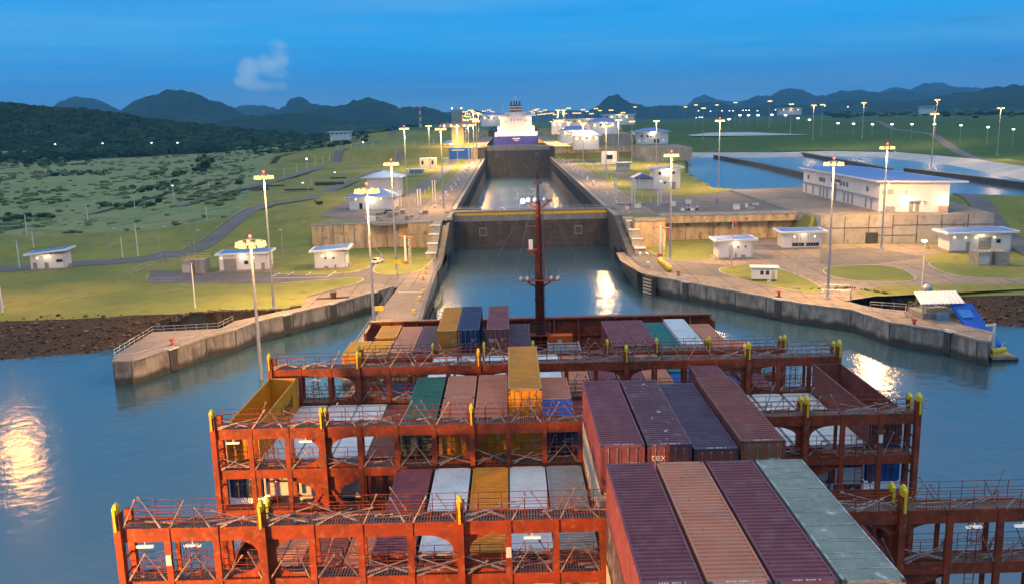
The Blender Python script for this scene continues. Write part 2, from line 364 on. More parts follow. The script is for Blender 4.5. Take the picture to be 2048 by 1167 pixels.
mi[(xc > 112) & (yc > 560)] = 3; mi[yc > 1300] = 3; mi[(xc > 150) & (yc > 330) & (zc > 12.5)] = 3
bankm = (yc < 235) & (zmin < ZQ - .9); mi[bankm] = 2
mi[(zc < -4)] = 4
land = add_np('ground', np.stack([Xg, Yg, Zg], -1).reshape(-1, 3), Fq, [grass, scrub, soil, grass_dark, bed], False, mi)
o = link('ground', land); tag(o, kind='structure')

def struct(mb, name, mats, loc=None): return tag(mb.build(name, mats, None, loc), kind='structure')
def sheet(pts, z, m, name, th=.004):
    tr = tessellate_polygon([[Vector((p[0], p[1], 0)) for p in pts]]); fs = []
    for t in tr:
        a, b_, c_ = [pts[i] for i in t]
        fs.append(t if (b_[0] - a[0]) * (c_[1] - a[1]) - (b_[1] - a[1]) * (c_[0] - a[0]) > 0 else t[::-1])
    b = MB(); b.add([(p[0], p[1], z) for p in pts], fs); return struct(b, name, m)
def smooth_poly(pts, it=2):
    for _ in range(it):
        q = []
        for i in range(len(pts)):
            a = pts[i]; b = pts[(i + 1) % len(pts)]
            q += [(a[0] * .75 + b[0] * .25, a[1] * .75 + b[1] * .25), (a[0] * .25 + b[0] * .75, a[1] * .25 + b[1] * .75)]
        pts = q
    return pts
def ribbon(pts, width, m, name, dz=.05, zf=None, step=4.0, closed=False, kind=True):
    """strip that follows the ground along a polyline"""
    P = []
    pts = [Vector((p[0], p[1])) for p in pts]
    for a, b in zip(pts[:-1], pts[1:]):
        n = max(1, int((b - a).length / step)); P += [a.lerp(b, i / n) for i in range(n)]
    P.append(pts[-1]); v = []; f = []
    C = max(1, int(width / 3.5))
    for i, p in enumerate(P):
        t = (P[min(i + 1, len(P) - 1)] - P[max(i - 1, 0)]).normalized(); nrm = Vector((-t.y, t.x))
        for j in range(C + 1):
            q = p + nrm * width * (j / C - .5); v.append((q.x, q.y, (zf if zf is not None else H(q.x, q.y)) + dz))
    k = C + 1
    for i in range(len(P) - 1):
        for j in range(C): f.append((i * k + j + 1, i * k + j, (i + 1) * k + j, (i + 1) * k + j + 1))
    b = MB(); b.add(v, f); o = b.build(name, m)
    return tag(o, kind='structure') if kind else o
def kerb(pts, z, name='kerb', w=.3, h=.13, m=None, closed=True):
    b = MB(); q = pts + [pts[0]] if closed else pts
    for a, c in zip(q[:-1], q[1:]):
        b.bar((a[0], a[1], z + h / 2), (c[0], c[1], z + h / 2), w, h)
    return struct(b, name, m or kerbm)

# ------------------------------------------------------------------ concrete structures of the lock
def wall_thing(mb, name, mats, label, cat='wall', group=None):
    return tag(mb.build(name, mats), label, cat, group)
q = MB(); q.prism(LQ_front + LQ_back[::-1], -7, ZQ, 0, 1)
wall_thing(q, 'quay', [concrete_old, concrete_pave], 'stained concrete approach quay with pointed end and white railing on the left bank', 'quay')
q = MB(); q.prism(RQ_front + RQ_back, -7, ZQ, 0, 1)
wall_thing(q, 'quay', [concrete_old, concrete_pave], 'long grey concrete approach quay that ends at the blue chute on the right bank', 'quay')
gl = [(-28.9, 70), (-28.9, 143), (-29, 179), (-28.3, 206), (-27.9, 234), (XL - 1, 236), (-20.2, 236), (-19.6, 211), (-18.9, 178), (-18.9, 143)]
gl = [(x, max(y, 146)) for x, y in gl if y > 100]
q = MB(); q.prism([(-29.2, 143), (-29, 179), (-28.3, 206), (-27.9, 236), (-20.3, 236), (-19.9, 211), (-18.9, 178), (-18.4, 143)], -7, ZQ + .02, 0, 1)
wall_thing(q, 'guide_wall', [concrete_old, concrete_pave], 'concrete guide wall running from the left lock wall out towards the bow', 'wall')
quays = [o for o in bpy.data.objects if o.name.startswith('quay')]
for P, qo in zip((LQ_front, RQ_front), sorted(quays, key=lambda o: o.name)):
    jm = MB(); cm_ = MB()
    for a, b in zip(P[:-1], P[1:]):
        n = max(1, int(math.dist(a, b) / 7.5)); dx, dy = (b[0] - a[0]) / math.dist(a, b), (b[1] - a[1]) / math.dist(a, b)
        for i in range(n): x, y = a[0] + (b[0] - a[0]) * i / n, a[1] + (b[1] - a[1]) * i / n; MB().bar((x + dy * .03, y - dx * .03, -.5), (x + dy * .03, y - dx * .03, ZQ - .3), .16, .16).build('joint', [concrete_wet], qo)
        cm_.bar((a[0], a[1], ZQ + .12), (b[0], b[1], ZQ + .12), .55, .34)
    cm_.build('coping', [concrete], qo)
# chamber side walls (each side one thing: approach piece, sloped shoulder, long wall)
def side_wall(sx, xf, label):
    """sx = +1 right, -1 left; xf = face"""
    r = thing('lock_wall', label, 'wall', (xf, GATE1, 0))
    m = MB(); t = 5.5 * sx
    X = lambda a: sorted((0, a))
    def bx(y0, y1, z1, th=t, z0=-14, mi=0):
        a, b = sorted((0, th)); m.box(a, b, y0 - GATE1, y1 - GATE1, z0, z1, mi)
    bx(236, 271, ZQ)                       # low wall beside the apron
    # shoulder sloping from apron to lock level
    y0, y1 = 252 - GATE1, 290 - GATE1; a, b = sorted((0, t * .35))
    m.add([(a, y0, ZQ - .01), (b, y0, ZQ - .01), (b, y1, ZL), (a, y1, ZL), (a, y1, ZQ - 2), (b, y1, ZQ - 2), (a, y0, ZQ - 2), (b, y0, ZQ - 2)],
          [(0, 1, 2, 3), (0, 3, 4, 6), (1, 7, 5, 2), (0, 6, 7, 1), (6, 4, 5, 7)])
    bx(290, GATE1 - 3, ZL, t * 1.4); bx(GATE1 + 5, 742, ZL, t); bx(742, GATE2 - 3, ZU, t * 1.4); bx(GATE2 + 5, 1195, ZU, t); bx(1195, 1700, ZT, t * 1.2)
    a, b = sorted((4 * sx, 4 * sx + t)); m.box(a, b, GATE1 - 3 - GATE1, GATE1 + 5 - GATE1, -14, ZL - .02); m.box(a, b, GATE2 - 3 - GATE1, GATE2 + 5 - GATE1, -14, ZU - .02)
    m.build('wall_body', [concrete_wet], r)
    c = MB()
    for (ya, yb, z) in ((290, GATE1 - 3, ZL), (GATE1 + 5, 742, ZL), (742, GATE2 - 3, ZU), (GATE2 + 5, 1195, ZU)):
        a, b = sorted((-.06 * sx, 1.2 * sx)); c.box(a, b, ya - GATE1 + .02, yb - GATE1 - .02, z, z + .35)
    c.build('coping', [concrete], r)
    # fender timbers / recess ribs along the inner face
    f = MB(); n = 0
    for y in np.arange(GATE1 + 12, 735, 6.5):
        a, b = sorted((-.35 * sx, .02 * sx)); f.box(a, b, y - GATE1, y + 1.3 - GATE1, 3.5, 9.5)
    for y in np.arange(GATE1 + 12, 735, 6.5): pass
    f.build('fender_ribs', [steel_dark], r)
    return r
side_wall(-1, XL, 'long dark left side wall of the lock chamber with pale coping')
side_wall(1, XR, 'long dark right side wall of the lock chamber with pale coping')
# stepped stair blocks beside both shoulders
def stair_block(x0, x1, label):
    r = thing('stair_block', label, 'stairs', ((x0 + x1) / 2, 262, ZQ), 0, 'stepped blocks beside the lock mouth')
    m = MB(); w_ = (x1 - x0) / 2
    for i in range(4):
        m.box(-w_, w_, i * 6.2 - 6 + .02 * i, 24 - .03 * i, i * 2.0 - .3 if i else -.4, (i + 1) * 2.0)
    m.build('blocks', [concrete], r)
    for i in range(4): MB().box(-w_ - .15, w_ + .15, i * 6.2 - 6.2, i * 6.2 - 5.3, (i + 1) * 2 - .25, (i + 1) * 2 + .06).build('edge_strip', [paint_w], r)
    return r
stair_block(-25.2, -22.2, 'stepped concrete block climbing from the apron to the left lock wall')
stair_block(36.6, 39.8, 'stepped concrete block climbing from the apron to the right lock wall')
# lock gates
def gate(y, ztop, zlow, label, yellow):
    r = thing('lock_gate', label, 'lock gate', (7.2, y, zlow)); h = ztop - zlow
    m = MB(); W = (XR - XL) / 2 + 3.2
    m.box(-W, W, -2.6, 2.6, -6, h)
    for z in np.arange(1.5, h - 3.2, 2.1): m.box(-W + .2, W - .2, -2.78, -2.6, z, z + .22)
    for x in np.linspace(-W + 3, W - 3, 15): m.box(x - .12, x + .12, -2.74, -2.6, -4, h - 3.4)
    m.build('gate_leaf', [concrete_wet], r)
    m = MB().box(-W + .1, W - .1, -2.83, -2.6, h - 3.2, h - 1.1); m.build('upper_plating', [mat('gate_grey', (.26, .25, .23), .7, var=.4, scale=.4, streak=True)], r)
    m = MB().box(-W + .1, W - .1, -2.95, -2.6, h - 1.1, h - .1); m.build('top_band', [paint_y if yellow else concrete], r)
    m = MB().box(-W, W, -3.2, 3.2, h, h + .25); m.build('walkway', [asphalt], r)
    m = MB()
    for s in (-3.1, 3.1):
        for x in np.linspace(-W, W, 26): m.bar((x, s, h + .25), (x, s, h + 1.35), .09)
        for z in (.8, 1.35): m.bar((-W, s, h + z), (W, s, h + z), .08)
    m.build('railing', [galv], r)
    for x in (-17, 17):
        m = MB().box(x - 1.1, x + 1.1, -2.86, -2.62, h - 8.2, h - 5.8); o = m.build('inspection_hatch', [steel_dark], r)
        f = MB()
        for a, b_, c_, d_ in ((-1.3, 1.3, -8.45, -8.2), (-1.3, 1.3, -5.8, -5.55), (-1.3, -1.1, -8.2, -5.8), (1.1, 1.3, -8.2, -5.8)): f.box(x + a, x + b_, -3.0, -2.6, h + c_, h + d_)
        f.build('hatch_frame', [concrete], o)
    return r
gate(GATE1, ZL, 0, 'closed lock gate with a yellow band along its top, right ahead of the bow', True)
gate(GATE2, ZU, -5, 'farther closed lock gate with pale top, just below the blue stern', False)
struct(MB().quad((XL - 4, 312, -5), (XR + 4, 312, -5), (XR + 4, 760, -5), (XL - 4, 760, -5)), 'chamber_water', wat2)
struct(MB().quad((XL - 4, 755, 14), (XR + 4, 755, 14), (XR + 4, 1700, 14), (XL - 4, 1700, 14)), 'upper_chamber_water', wat2)

# retaining walls
def rwall(pts, z0, z1, label, th=1.2, m=None, ribs=0, cap=True, name='retaining_wall', group=None):
    r = thing(name, label, 'wall', (pts[0][0], pts[0][1], z0), 0, group); o = Vector((pts[0][0], pts[0][1], z0)); b = MB(); c = MB(); k = MB()
    for i, (a, d) in enumerate(zip(pts[:-1], pts[1:])):
        a = Vector((a[0], a[1], (z0 + z1) / 2)) - o; d = Vector((d[0], d[1], (z0 + z1) / 2)) - o; dr = (d - a).normalized()
        b.add(*wallseg(a, d, th + i * .004, (z1 - z0) / 2 + i * .002))
        if cap: up = Vector((0, 0, (z1 - z0) / 2 + .2)); c.add(*wallseg(a + up, d + up, th + .5 + i * .004, .2 + i * .002))
        if ribs:
            n = int((d - a).length / ribs); nr = Vector((dr.y, -dr.x, 0))
            for j in range(1, n):
                p = a.lerp(d, j / n) + nr * (th / 2); k.add(*wallseg(p - dr * .13, p + dr * .13, .16, (z1 - z0) / 2 - .1))
    b.build('wall_body', [m or concrete], r)
    if cap: c.build('cap', [concrete], r)
    if ribs: k.build('joint_ribs', [concrete_old], r)
    return r
def wallseg(a, d, th, hh):
    dr = (d - a); dr.z = 0; dr.normalize(); n = Vector((-dr.y, dr.x, 0)) * th / 2; u = Vector((0, 0, hh))
    v = [a - n - u, d - n - u, d + n - u, a + n - u, a - n + u, d - n + u, d + n + u, a + n + u]
    return [tuple(p) for p in v], [(0, 3, 2, 1), (4, 5, 6, 7), (0, 1, 5, 4), (1, 2, 6, 5), (2, 3, 7, 6), (3, 0, 4, 7)]
ret = mat('ochre_concrete', (.58, .44, .26), .9, col2=(.36, .27, .16), scale=.5, streak=True, lo=.4, hi=.62, small=(.6, (.13, .11, .08), .56, .74), bump=.15)
rwall([(-64.5, 283), (-44, 284.2), (-33, 284.2)], ZQ - 1, ZL - .2, 'long ochre retaining wall behind the parked white car', m=ret, ribs=3.4)
rwall([(-33, 282.3), (-25.5, 282.3)], ZQ - 1, ZL + .1, 'ochre concrete pier next to the stepped block on the left', th=3.6, m=ret)
rwall([(38.5, 272.7), (48, 272.7)], ZQ - 1, ZL + .3, 'square ochre concrete pier at the right lock mouth', th=7, m=ret)
rwall([(48.5, 286), (93.5, 286)], ZQ - 1, ZL - 2.2, 'recessed ochre wall between the pier and the big concrete block', m=ret, ribs=9, cap=False)
rwall([(48.4, 284.5), (93.5, 284.5)], ZL - 2.1, ZL + .2, 'overhanging concrete beam above the recessed ochre wall', th=4.2, m=ret, name='edge_beam')
BLK = [(93.2, 282), (96, 269), (146.8, 264), (152, 300), (150, 372), (93.2, 372)]
m = MB(); m.prism(BLK, ZQ - 1, ZL + .75, 0, 1); blk = tag(m.build('concrete_block', [mat('grey_concrete', (.42, .39, .34), .85, col2=(.30, .27, .23), scale=.16, small=(.7, (.24, .22, .19), .55, .75), bump=.1), concrete_pave]),
    'massive grey concrete block with panel joints carrying the large white building', 'substructure')
def on_line(a, b, t): return (a[0] + (b[0] - a[0]) * t, a[1] + (b[1] - a[1]) * t)
jb = MB()
A_, B_ = (96, 268.95), (146.8, 263.95)
for t in (.14, .28, .42, .56, .70, .85):
    x, y = on_line(A_, B_, t); jb.box(x - .08, x + .08, y - .06, y + .1, ZQ, ZL + .7)
for a_, b_, z in ((0, .42, 9.2), (.42, 1, 9.9), (.28, .56, 6.8)):
    p, s_ = on_line(A_, B_, a_), on_line(A_, B_, b_); jb.bar((p[0], p[1], z), (s_[0], s_[1], z), .12, .12)
jb.build('joint', [concrete_wet], blk)
x, y = on_line(A_, B_, .30); MB().box(x - 1.8, x + 1.8, y - .5, y + .3, ZQ, ZQ + 3.4).build('louvre', [steel_dark], blk)
x, y = on_line(A_, B_, .02); MB().box(x - .5, x + .5, y - .12, y + .3, ZQ, ZQ + 6).build('service_door', [doorm], blk)
# second-level walls on the right and left
rwall([(37.5, 712), (108, 712)], ZL - 1, ZU - .3, 'second ochre retaining wall below the upper buildings on the right', m=ret, ribs=9)
rwall([(-36, 742), (-26, 742)], ZL - 1, ZU, 'small ochre pier at the farther gate on the left', th=4, m=ret)
rwall([(37.5, 1165), (150, 1165)], ZU - 1, ZT, 'far ochre retaining wall at the third lock step on the right', m=ret)
rwall([(-75, 1165), (-26, 1165)], ZU - 1, ZT, 'far ochre retaining wall at the third lock step on the left', m=ret)
BLK2 = [(99, 640), (132, 636), (134, 705), (99, 710)]
m = MB(); m.prism(BLK2, ZL - 1, ZU + .2, 0, 1); tag(m.build('concrete_block', [concrete, concrete_pave]), 'grey concrete block under the blue-roofed building by the first basin', 'substructure')
m = MB(); m.prism([(52, 722), (100, 718), (104, 800), (52, 800)], ZU - 1, ZT + .2, 0, 1); tag(m.build('concrete_block', [concrete, concrete_pave]), 'grey concrete block on the upper right platform below the far lit halls', 'substructure')

# ------------------------------------------------------------------ basins
struct(MB().add([(p[0], p[1], 9.4) for p in BAS_A[::1]], [tuple(range(len(BAS_A)))]), 'basin_water', wat2)
def lining_strip(pts, z0, z1, off, name):
    v = []; f = []; n = len(pts)
    for i, p in enumerate(pts):
        a = Vector(pts[max(i - 1, 0)][:2]); b = Vector(pts[min(i + 1, n - 1)][:2]); t = (b - a).normalized(); nr = Vector((-t.y, t.x))
        v += [(p[0] - nr.x * off, p[1] - nr.y * off, z0), (p[0], p[1], z1)]
    for i in range(n - 1): f.append((i * 2, i * 2 + 2, i * 2 + 3, i * 2 + 1))
    b = MB(); b.add(v, f); return struct(b, name, lining)
rim2 = [p for p in RIM if p[0] > 118]
rimL = RIML
lining_strip(rimL, 8.6, ZL + .3, 22, 'basin_lining')
lining_strip(P2([(1374, 354), (1430, 387), (1500, 391.5), (1560, 392), (1612, 389), (1700, 390)], ZL)[::-1], 8, ZL + .15, 3.5, 'basin_edge')
def dyke(pts, label, w_=2.6, h=ZL - .3, m=None):
    r = thing('basin_wall', label, 'wall', (pts[0][0], pts[0][1], 5), 0, 'dividing walls of the water basins'); o = Vector((pts[0][0], pts[0][1], 5)); b = MB(); c = MB()
    for i, (a, d) in enumerate(zip(pts[:-1], pts[1:])):
        a = Vector((a[0], a[1], (h + 5) / 2)) - o; d = Vector((d[0], d[1], (h + 5) / 2)) - o
        b.add(*wallseg(a, d, w_ + .004 * i, (h - 5) / 2 + .002 * i)); u = Vector((0, 0, (h - 5) / 2 + .1)); c.add(*wallseg(a + u, d + u, w_ + .5 + .004 * i, .12 + .002 * i))
    b.build('wall_body', [concrete_wet], r); c.build('cap', [concrete_wet], r); return r
dyke(P2([(1430, 311), (1520, 327), (1610, 347), (1760, 385)], ZL - .3), 'long dark dividing wall of the left basin running behind the large white building')
dyke(P2([(1592, 303), (1700, 323), (1782, 338)], ZL - .3), 'short dark dividing wall between the two far basins')
dyke(P2([(1812, 337), (1900, 347), (2048, 366), (2140, 380)], ZL - .3), 'dark dividing wall of the right basin reaching the picture edge')
def on_ground(px, py):
    z = 20.0
    for _ in range(30): g = G(px, py, z); z += (H(g.x, g.y) - z) * .5
    return (g.x, g.y, z)
ub = [on_ground(*p) for p in ((1375, 271), (1420, 266), (1500, 265), (1560, 268), (1622, 271), (1560, 275), (1450, 276), (1385, 276))]
print('UB', [tuple(round(c) for c in p) for p in ub])
zu = max(p[2] for p in ub) + .25; sheet([(p[0], p[1]) for p in ub], zu, lining, 'upper_basin_lining')
ribbon(P2([(1240, 246), (1440, 243), (1640, 246), (1800, 258), (1900, 270), (2048, 300), (2200, 335)], 24), 7, asphalt, 'embankment_road', .15)

# ------------------------------------------------------------------ pavements, roads, grass islands
Z1 = ZQ + .012
ap_r = P2([(1232, 505), (1240, 521), (1281, 546), (1308, 552), (1640, 611), (1700, 600), (1750, 592), (2048, 577), (2300, 565), (2300, 520), (2048, 540), (1900, 530), (1830, 515)], ZQ)
ap_r += [(146, 262), (96, 267), (92.8, 283), (48.5, 283), (48.3, 268), (39, 268), (39, 258)]
sheet(ap_r, Z1, concrete_pave, 'apron')
ap2 = P2([(1640, 500), (1740, 495), (1850, 515), (1700, 535), (1640, 528)], ZQ); sheet(ap2, Z1 + .006, asphalt, 'asphalt_patch')
sheet(P2([(1240, 505), (1300, 500), (1330, 520), (1500, 535), (1560, 560), (1400, 552), (1290, 540)], ZQ), Z1 + .004, asphalt, 'asphalt_patch')
def island(px, label_i, it=2, world=None):
    p = smooth_poly(world or P2(px, ZQ), it); sheet(p, ZQ + .13, grass, 'grass_island'); kerb(p, ZQ + .0, 'kerb', .35, .16)
island([(1265, 482), (1335, 480), (1420, 482), (1440, 492), (1445, 512), (1400, 522), (1330, 520), (1300, 505)], 0)
island([(1425, 537), (1500, 528), (1560, 538), (1600, 552), (1650, 578), (1640, 590), (1560, 578), (1470, 557)], 0)
island([(1640, 545), (1660, 532), (1790, 530), (1842, 560), (1800, 565), (1690, 562)], 0)
island([(1850, 522), (1950, 530), (2050, 538), (2300, 545), (2300, 565), (2048, 558), (1930, 557), (1870, 540)], 0)
sheet(P2([(1700, 588), (1760, 572), (2048, 566), (2300, 556), (2300, 570), (2048, 578), (1765, 592)], ZQ), Z1 + .008, grass, 'verge')
# left apron
ap_l = P2([(512, 641), (560, 618), (620, 602), (690, 590), (735, 583), (570, 545), (330, 565), (290, 548), (330, 545), (420, 540), (560, 532), (700, 520), (770, 497), (850, 510), (872, 515), (862, 550), (848, 600), (835, 640), (750, 640), (782, 576), (756, 582), (653, 610)], ZQ)
lp = P2([(300, 541), (430, 543), (545, 545), (560, 549), (640, 550), (700, 546), (738, 536), (758, 516), (770, 500), (790, 495), (872, 500), (872, 548), (845, 577), (783, 575), (726, 590), (653, 610), (600, 622), (615, 592), (660, 580), (712, 568), (727, 560), (724, 557), (700, 556), (640, 560), (560, 567), (300, 566)], ZQ)
sheet(lp, Z1, asphalt, 'apron')
sheet(P2([(598, 622), (653, 610), (726, 590), (783, 575), (760, 566), (715, 570), (660, 583), (612, 596)], ZQ), Z1 + .004, concrete_pave, 'concrete_strip')
sheet(P2([(790, 572), (868, 560), (866, 520), (830, 535), (800, 555)], ZQ), Z1 + .004, concrete_pave, 'concrete_strip')
island([(745, 494), (800, 482), (848, 485), (880, 503), (855, 532), (835, 547), (770, 551), (744, 545), (752, 530), (768, 512)], 0)
kerb(P2([(548, 548), (640, 549), (700, 545), (735, 536), (756, 517)], ZQ), ZQ, closed=False)
kerb(P2([(560, 567), (640, 560), (700, 556), (724, 557), (727, 560), (712, 568), (660, 580), (615, 592)], ZQ), ZQ, closed=False)
struct(MB(), 'x', grass) if False else None
# parking bay marks
pm = MB()
for a, b in (((545, 553), (560, 545)), ((575, 551), (588, 544)), ((612, 551), (622, 544)), ((655, 553), (672, 543)), ((548, 556), (655, 554)), ((758, 531), (782, 530)), ((766, 527), (790, 526)), ((705, 543), (722, 542))):
    p, s_ = G(*a, ZQ + .03), G(*b, ZQ + .03); pm.bar(p, s_, .28, .02)
struct(pm, 'road_marking', paint_w)
pm = MB()
for i in range(5):
    p, s_ = G(1264 + i * 8, 508, ZQ + .03), G(1258 + i * 8, 503, ZQ + .03); pm.bar(p, s_, .7, .02)
for i in range(6):
    p, s_ = G(770 + i * 8, 529, ZQ + .03), G(774 + i * 8, 525, ZQ + .03); pm.bar(p, s_, .6, .02)
p, s_ = G(795, 584, ZQ + .05), G(848, 584, ZQ + .05); pm.bar(p, s_, .35, .02)
struct(pm, 'road_marking', paint_w)
# roads on the left
ribbon(P2([(-150, 548), (0, 535), (120, 525), (230, 519), (300, 512), (360, 500)], 5), 11, asphalt, 'access_road', .09)
ribbon(P2([(345, 504), (400, 489), (470, 466), (540, 440)], 6) + P2([(620, 408), (700, 374), (770, 340), (815, 318)], 10), 6.5, asphalt, 'hill_road', .12)
kr = ribbon(P2([(345, 496), (400, 481), (470, 458), (540, 432)], 6) + P2([(620, 401), (700, 369), (770, 336), (815, 315)], 10), .5, concrete, 'road_edge', .22)
ribbon(P2([(360, 420), (450, 397), (512, 385), (578, 365), (640, 345), (700, 322), (760, 302), (830, 286), (900, 268)], 9), 7, asphalt, 'boundary_road', .2)
ribbon(P2([(-100, 480), (100, 455), (250, 420), (400, 385), (520, 352), (640, 320), (740, 300)], 5), 5, bed, 'gravel_track', .25)
sheet(P2([(640, 432), (700, 396), (790, 392), (905, 397), (905, 440), (760, 452)], ZL), ZL + .012, asphalt, 'yard')
sheet([(-33, 286), (-21, 286), (-21, 740), (-33, 740)], ZL + .02, concrete_pave, 'lockside_strip')
sheet([(35.5, 290), (49, 290), (49, 711), (35.5, 711)], ZL + .02, concrete_pave, 'lockside_strip')
sheet([(49, 288), (92, 288), (150, 372), (150, 392), (100, 380), (49, 330)], ZL + .016, asphalt, 'yard')
ribbon([(-44, 320), (-43, 500), (-44, 740)], 7, asphalt, 'lockside_road', .05, ZL)
ribbon([(64, 330), (63, 500), (60, 705)], 7, asphalt, 'lockside_road', .05, ZL)
sheet([(-33, 745), (-21, 745), (-21, 1160), (-33, 1160)], ZU + .02, concrete_pave, 'lockside_strip')
sheet([(35.5, 745), (49, 745), (49, 1160), (35.5, 1160)], ZU + .02, concrete_pave, 'lockside_strip')
ribbon(P2([(2080, 470), (1990, 430), (1940, 405), (1905, 392)], 10), 8, asphalt, 'access_road', .3)

# slab joints on the aprons
ISL = [smooth_poly(P2(p, ZQ), 2) for p in ([(1265, 482), (1335, 480), (1420, 482), (1440, 492), (1445, 512), (1400, 522), (1330, 520), (1300, 505)], [(1425, 537), (1500, 528), (1560, 538), (1600, 552), (1650, 578), (1640, 590), (1560, 578), (1470, 557)], [(1640, 545), (1660, 532), (1790, 530), (1842, 560), (1800, 565), (1690, 562)], [(1850, 522), (1950, 530), (2050, 538), (2300, 545), (2300, 565), (2048, 558), (1930, 557), (1870, 540)])]
jt = MB(); arr = np.array
for poly, zz, isl, st in ((ap_r, Z1, ISL, 6.5), (lp, Z1, [], 7), (RQ_front + RQ_back, ZQ, [], 6), ([(49, 288), (92, 288), (150, 372), (150, 392), (100, 380), (49, 330)], ZL + .016, [], 7), ([(35.5, 290), (49, 290), (49, 711), (35.5, 711)], ZL + .02, [], 9), ([(-33, 286), (-21, 286), (-21, 740), (-33, 740)], ZL + .02, [], 9)):
    X0, X1, Y0, Y1 = min(p[0] for p in poly), max(p[0] for p in poly), min(p[1] for p in poly), max(p[1] for p in poly)
    for ax in (0, 1):
        for c0 in np.arange((X0, Y0)[ax] + 2, (X1, Y1)[ax], st):
            t = np.arange((Y0, X0)[ax], (Y1, X1)[ax], 2.0); xx, yy = (np.full(t.shape, c0), t + 1) if ax == 0 else (t + 1, np.full(t.shape, c0))
            ok = inpoly(xx, yy, poly)
            for q_ in isl: ok &= ~inpoly(xx, yy, q_)
            for k, x_, y_ in zip(ok, xx, yy):
                if k: w1, w2 = (.09, 1.0) if ax == 0 else (1.0, .09); jt.add([(x_ - w1, y_ - w2, zz + .012), (x_ + w1, y_ - w2, zz + .012), (x_ + w1, y_ + w2, zz + .012), (x_ - w1, y_ + w2, zz + .012)], [(0, 1, 2, 3)])
struct(jt, 'pavement_joint', mat('joint_dirt', (.07, .06, .05), .95))
# rocks on the banks (loose armour stone nobody could count)
def ico(sub=1):
    t = (1 + 5 ** .5) / 2
    v = np.array([(-1, t, 0), (1, t, 0), (-1, -t, 0), (1, -t, 0), (0, -1, t), (0, 1, t), (0, -1, -t), (0, 1, -t), (t, 0, -1), (t, 0, 1), (-t, 0, -1), (-t, 0, 1)], float)
    v /= np.linalg.norm(v[0])
    f = [(0, 11, 5), (0, 5, 1), (0, 1, 7), (0, 7, 10), (0, 10, 11), (1, 5, 9), (5, 11, 4), (11, 10, 2), (10, 7, 6), (7, 1, 8), (3, 9, 4), (3, 4, 2), (3, 2, 6), (3, 6, 8), (3, 8, 9), (4, 9, 5), (2, 4, 11), (6, 2, 10), (8, 6, 7), (9, 8, 1)]
    for _ in range(sub):
        v = list(map(tuple, v)); mid = {}; g = []
        def mp(a, b):
            k = (min(a, b), max(a, b))
            if k not in mid:
                p = (np.array(v[a]) + np.array(v[b])) / 2; p /= np.linalg.norm(p); v.append(tuple(p)); mid[k] = len(v) - 1
            return mid[k]
        for a, b, c_ in f:
            x, y, z = mp(a, b), mp(b, c_), mp(c_, a); g += [(a, x, z), (b, y, x), (c_, z, y), (x, y, z)]
        f = g; v = np.array(v)
    return np.array(v), np.array(f)
def scatter(name, pts, sizes, base, mats, flat=(1, 1, 1), rough=.25, sink=.3, smooth=False, nm=1, kindlabel=None):
    bv, bf = base; n = len(pts); V = np.empty((n, len(bv), 3), np.float32)
    for i in range(n):
        a = rs.rand() * 6.28; c_, s = math.cos(a), math.sin(a); k = bv * (1 + rough * (rs.rand(len(bv), 1) - .5) * 2) * np.array(flat) * (1 + .3 * (rs.rand(3) - .5))
        x = k[:, 0] * c_ - k[:, 1] * s; y = k[:, 0] * s + k[:, 1] * c_
        V[i, :, 0] = x * sizes[i] + pts[i][0]; V[i, :, 1] = y * sizes[i] + pts[i][1]; V[i, :, 2] = k[:, 2] * sizes[i] + pts[i][2] + sizes[i] * (1 - sink) * flat[2]
    Fc = (bf[None] + (np.arange(n) * len(bv))[:, None, None]).reshape(-1, 3)
    mi_ = np.repeat(rs.randint(0, nm, n), len(bf)) if nm > 1 else None
    o = link(name, add_np(name, V.reshape(-1, 3), Fc, mats, smooth, mi_)); return tag(o, kindlabel, 'vegetation' if 'tree' in name or 'bush' in name or 'forest' in name or 'scrub' in name else 'rocks', kind='stuff')
rock2 = mat('pale_rock', (.15, .115, .08), .9, var=.5, scale=.5)
pts = []; sz = []
while len(pts) < 2600:
    r_ = rs.rand() < .5; x = rs.uniform(-170, -34) if not r_ else rs.uniform(66, 230)
    T, Bm = (bankR_top, bankR_bot) if r_ else (bankL_top, bankL_bot); t = rs.rand(); y = interp(T, x) * t + (interp(Bm, x) - 1) * (1 - t)
    if (not r_) and x > -78 and y < np.interp(x, [p[0] for p in LQ_back], [p[1] for p in LQ_back]) + .5: continue
    if r_ and x < 96 and y < np.interp(x, [p[0] for p in RQ_back[::-1]], [p[1] for p in RQ_back[::-1]]) + .5: continue
    if t > .8 and (r_ or rs.rand() < .7): continue
    pts.append((x, y, H(x, y))); sz.append(rs.uniform(.14, .46) * (1.3 if rs.rand() < .1 else 1))
scatter('rock_armour', pts, sz, ico(0), [rock, rock, soil, rock2], (1, 1, .7), .3, .4, nm=4, kindlabel='loose dark stones covering the river banks')
# scrub clumps
bush_m = [mat('scrub_leaves', (.11, .165, .07), .95, var=.3, scale=.8, spec=.1), mat('scrub_leaves_pale', (.11, .16, .065), .95, var=.3, scale=.8, spec=.1), mat('scrub_leaves_dry', (.14, .15, .075), .95, var=.3, scale=.8, spec=.1)]
pts = []; sz = []
while len(pts) < 3000:
    y = 330 + 1300 * rs.rand() ** 1.7; lim = -(100 + (y - 300) * .25); x = lim - rs.rand() * (y * .62 + 30)
    if noise.noise(Vector((x * .011, y * .011, 7))) + .35 * noise.noise(Vector((x * .05, y * .05, 2))) < -.02 and rs.rand() < .9: continue
    pts.append((x, y, H(x, y))); sz.append(rs.uniform(.35, 1.0) * (1 + y / 900))
scatter('scrub', pts, sz, ico(1), bush_m, (1.5, 1.5, .5), .4, .5, nm=3, kindlabel='low green scrub covering the plain left of the locks')

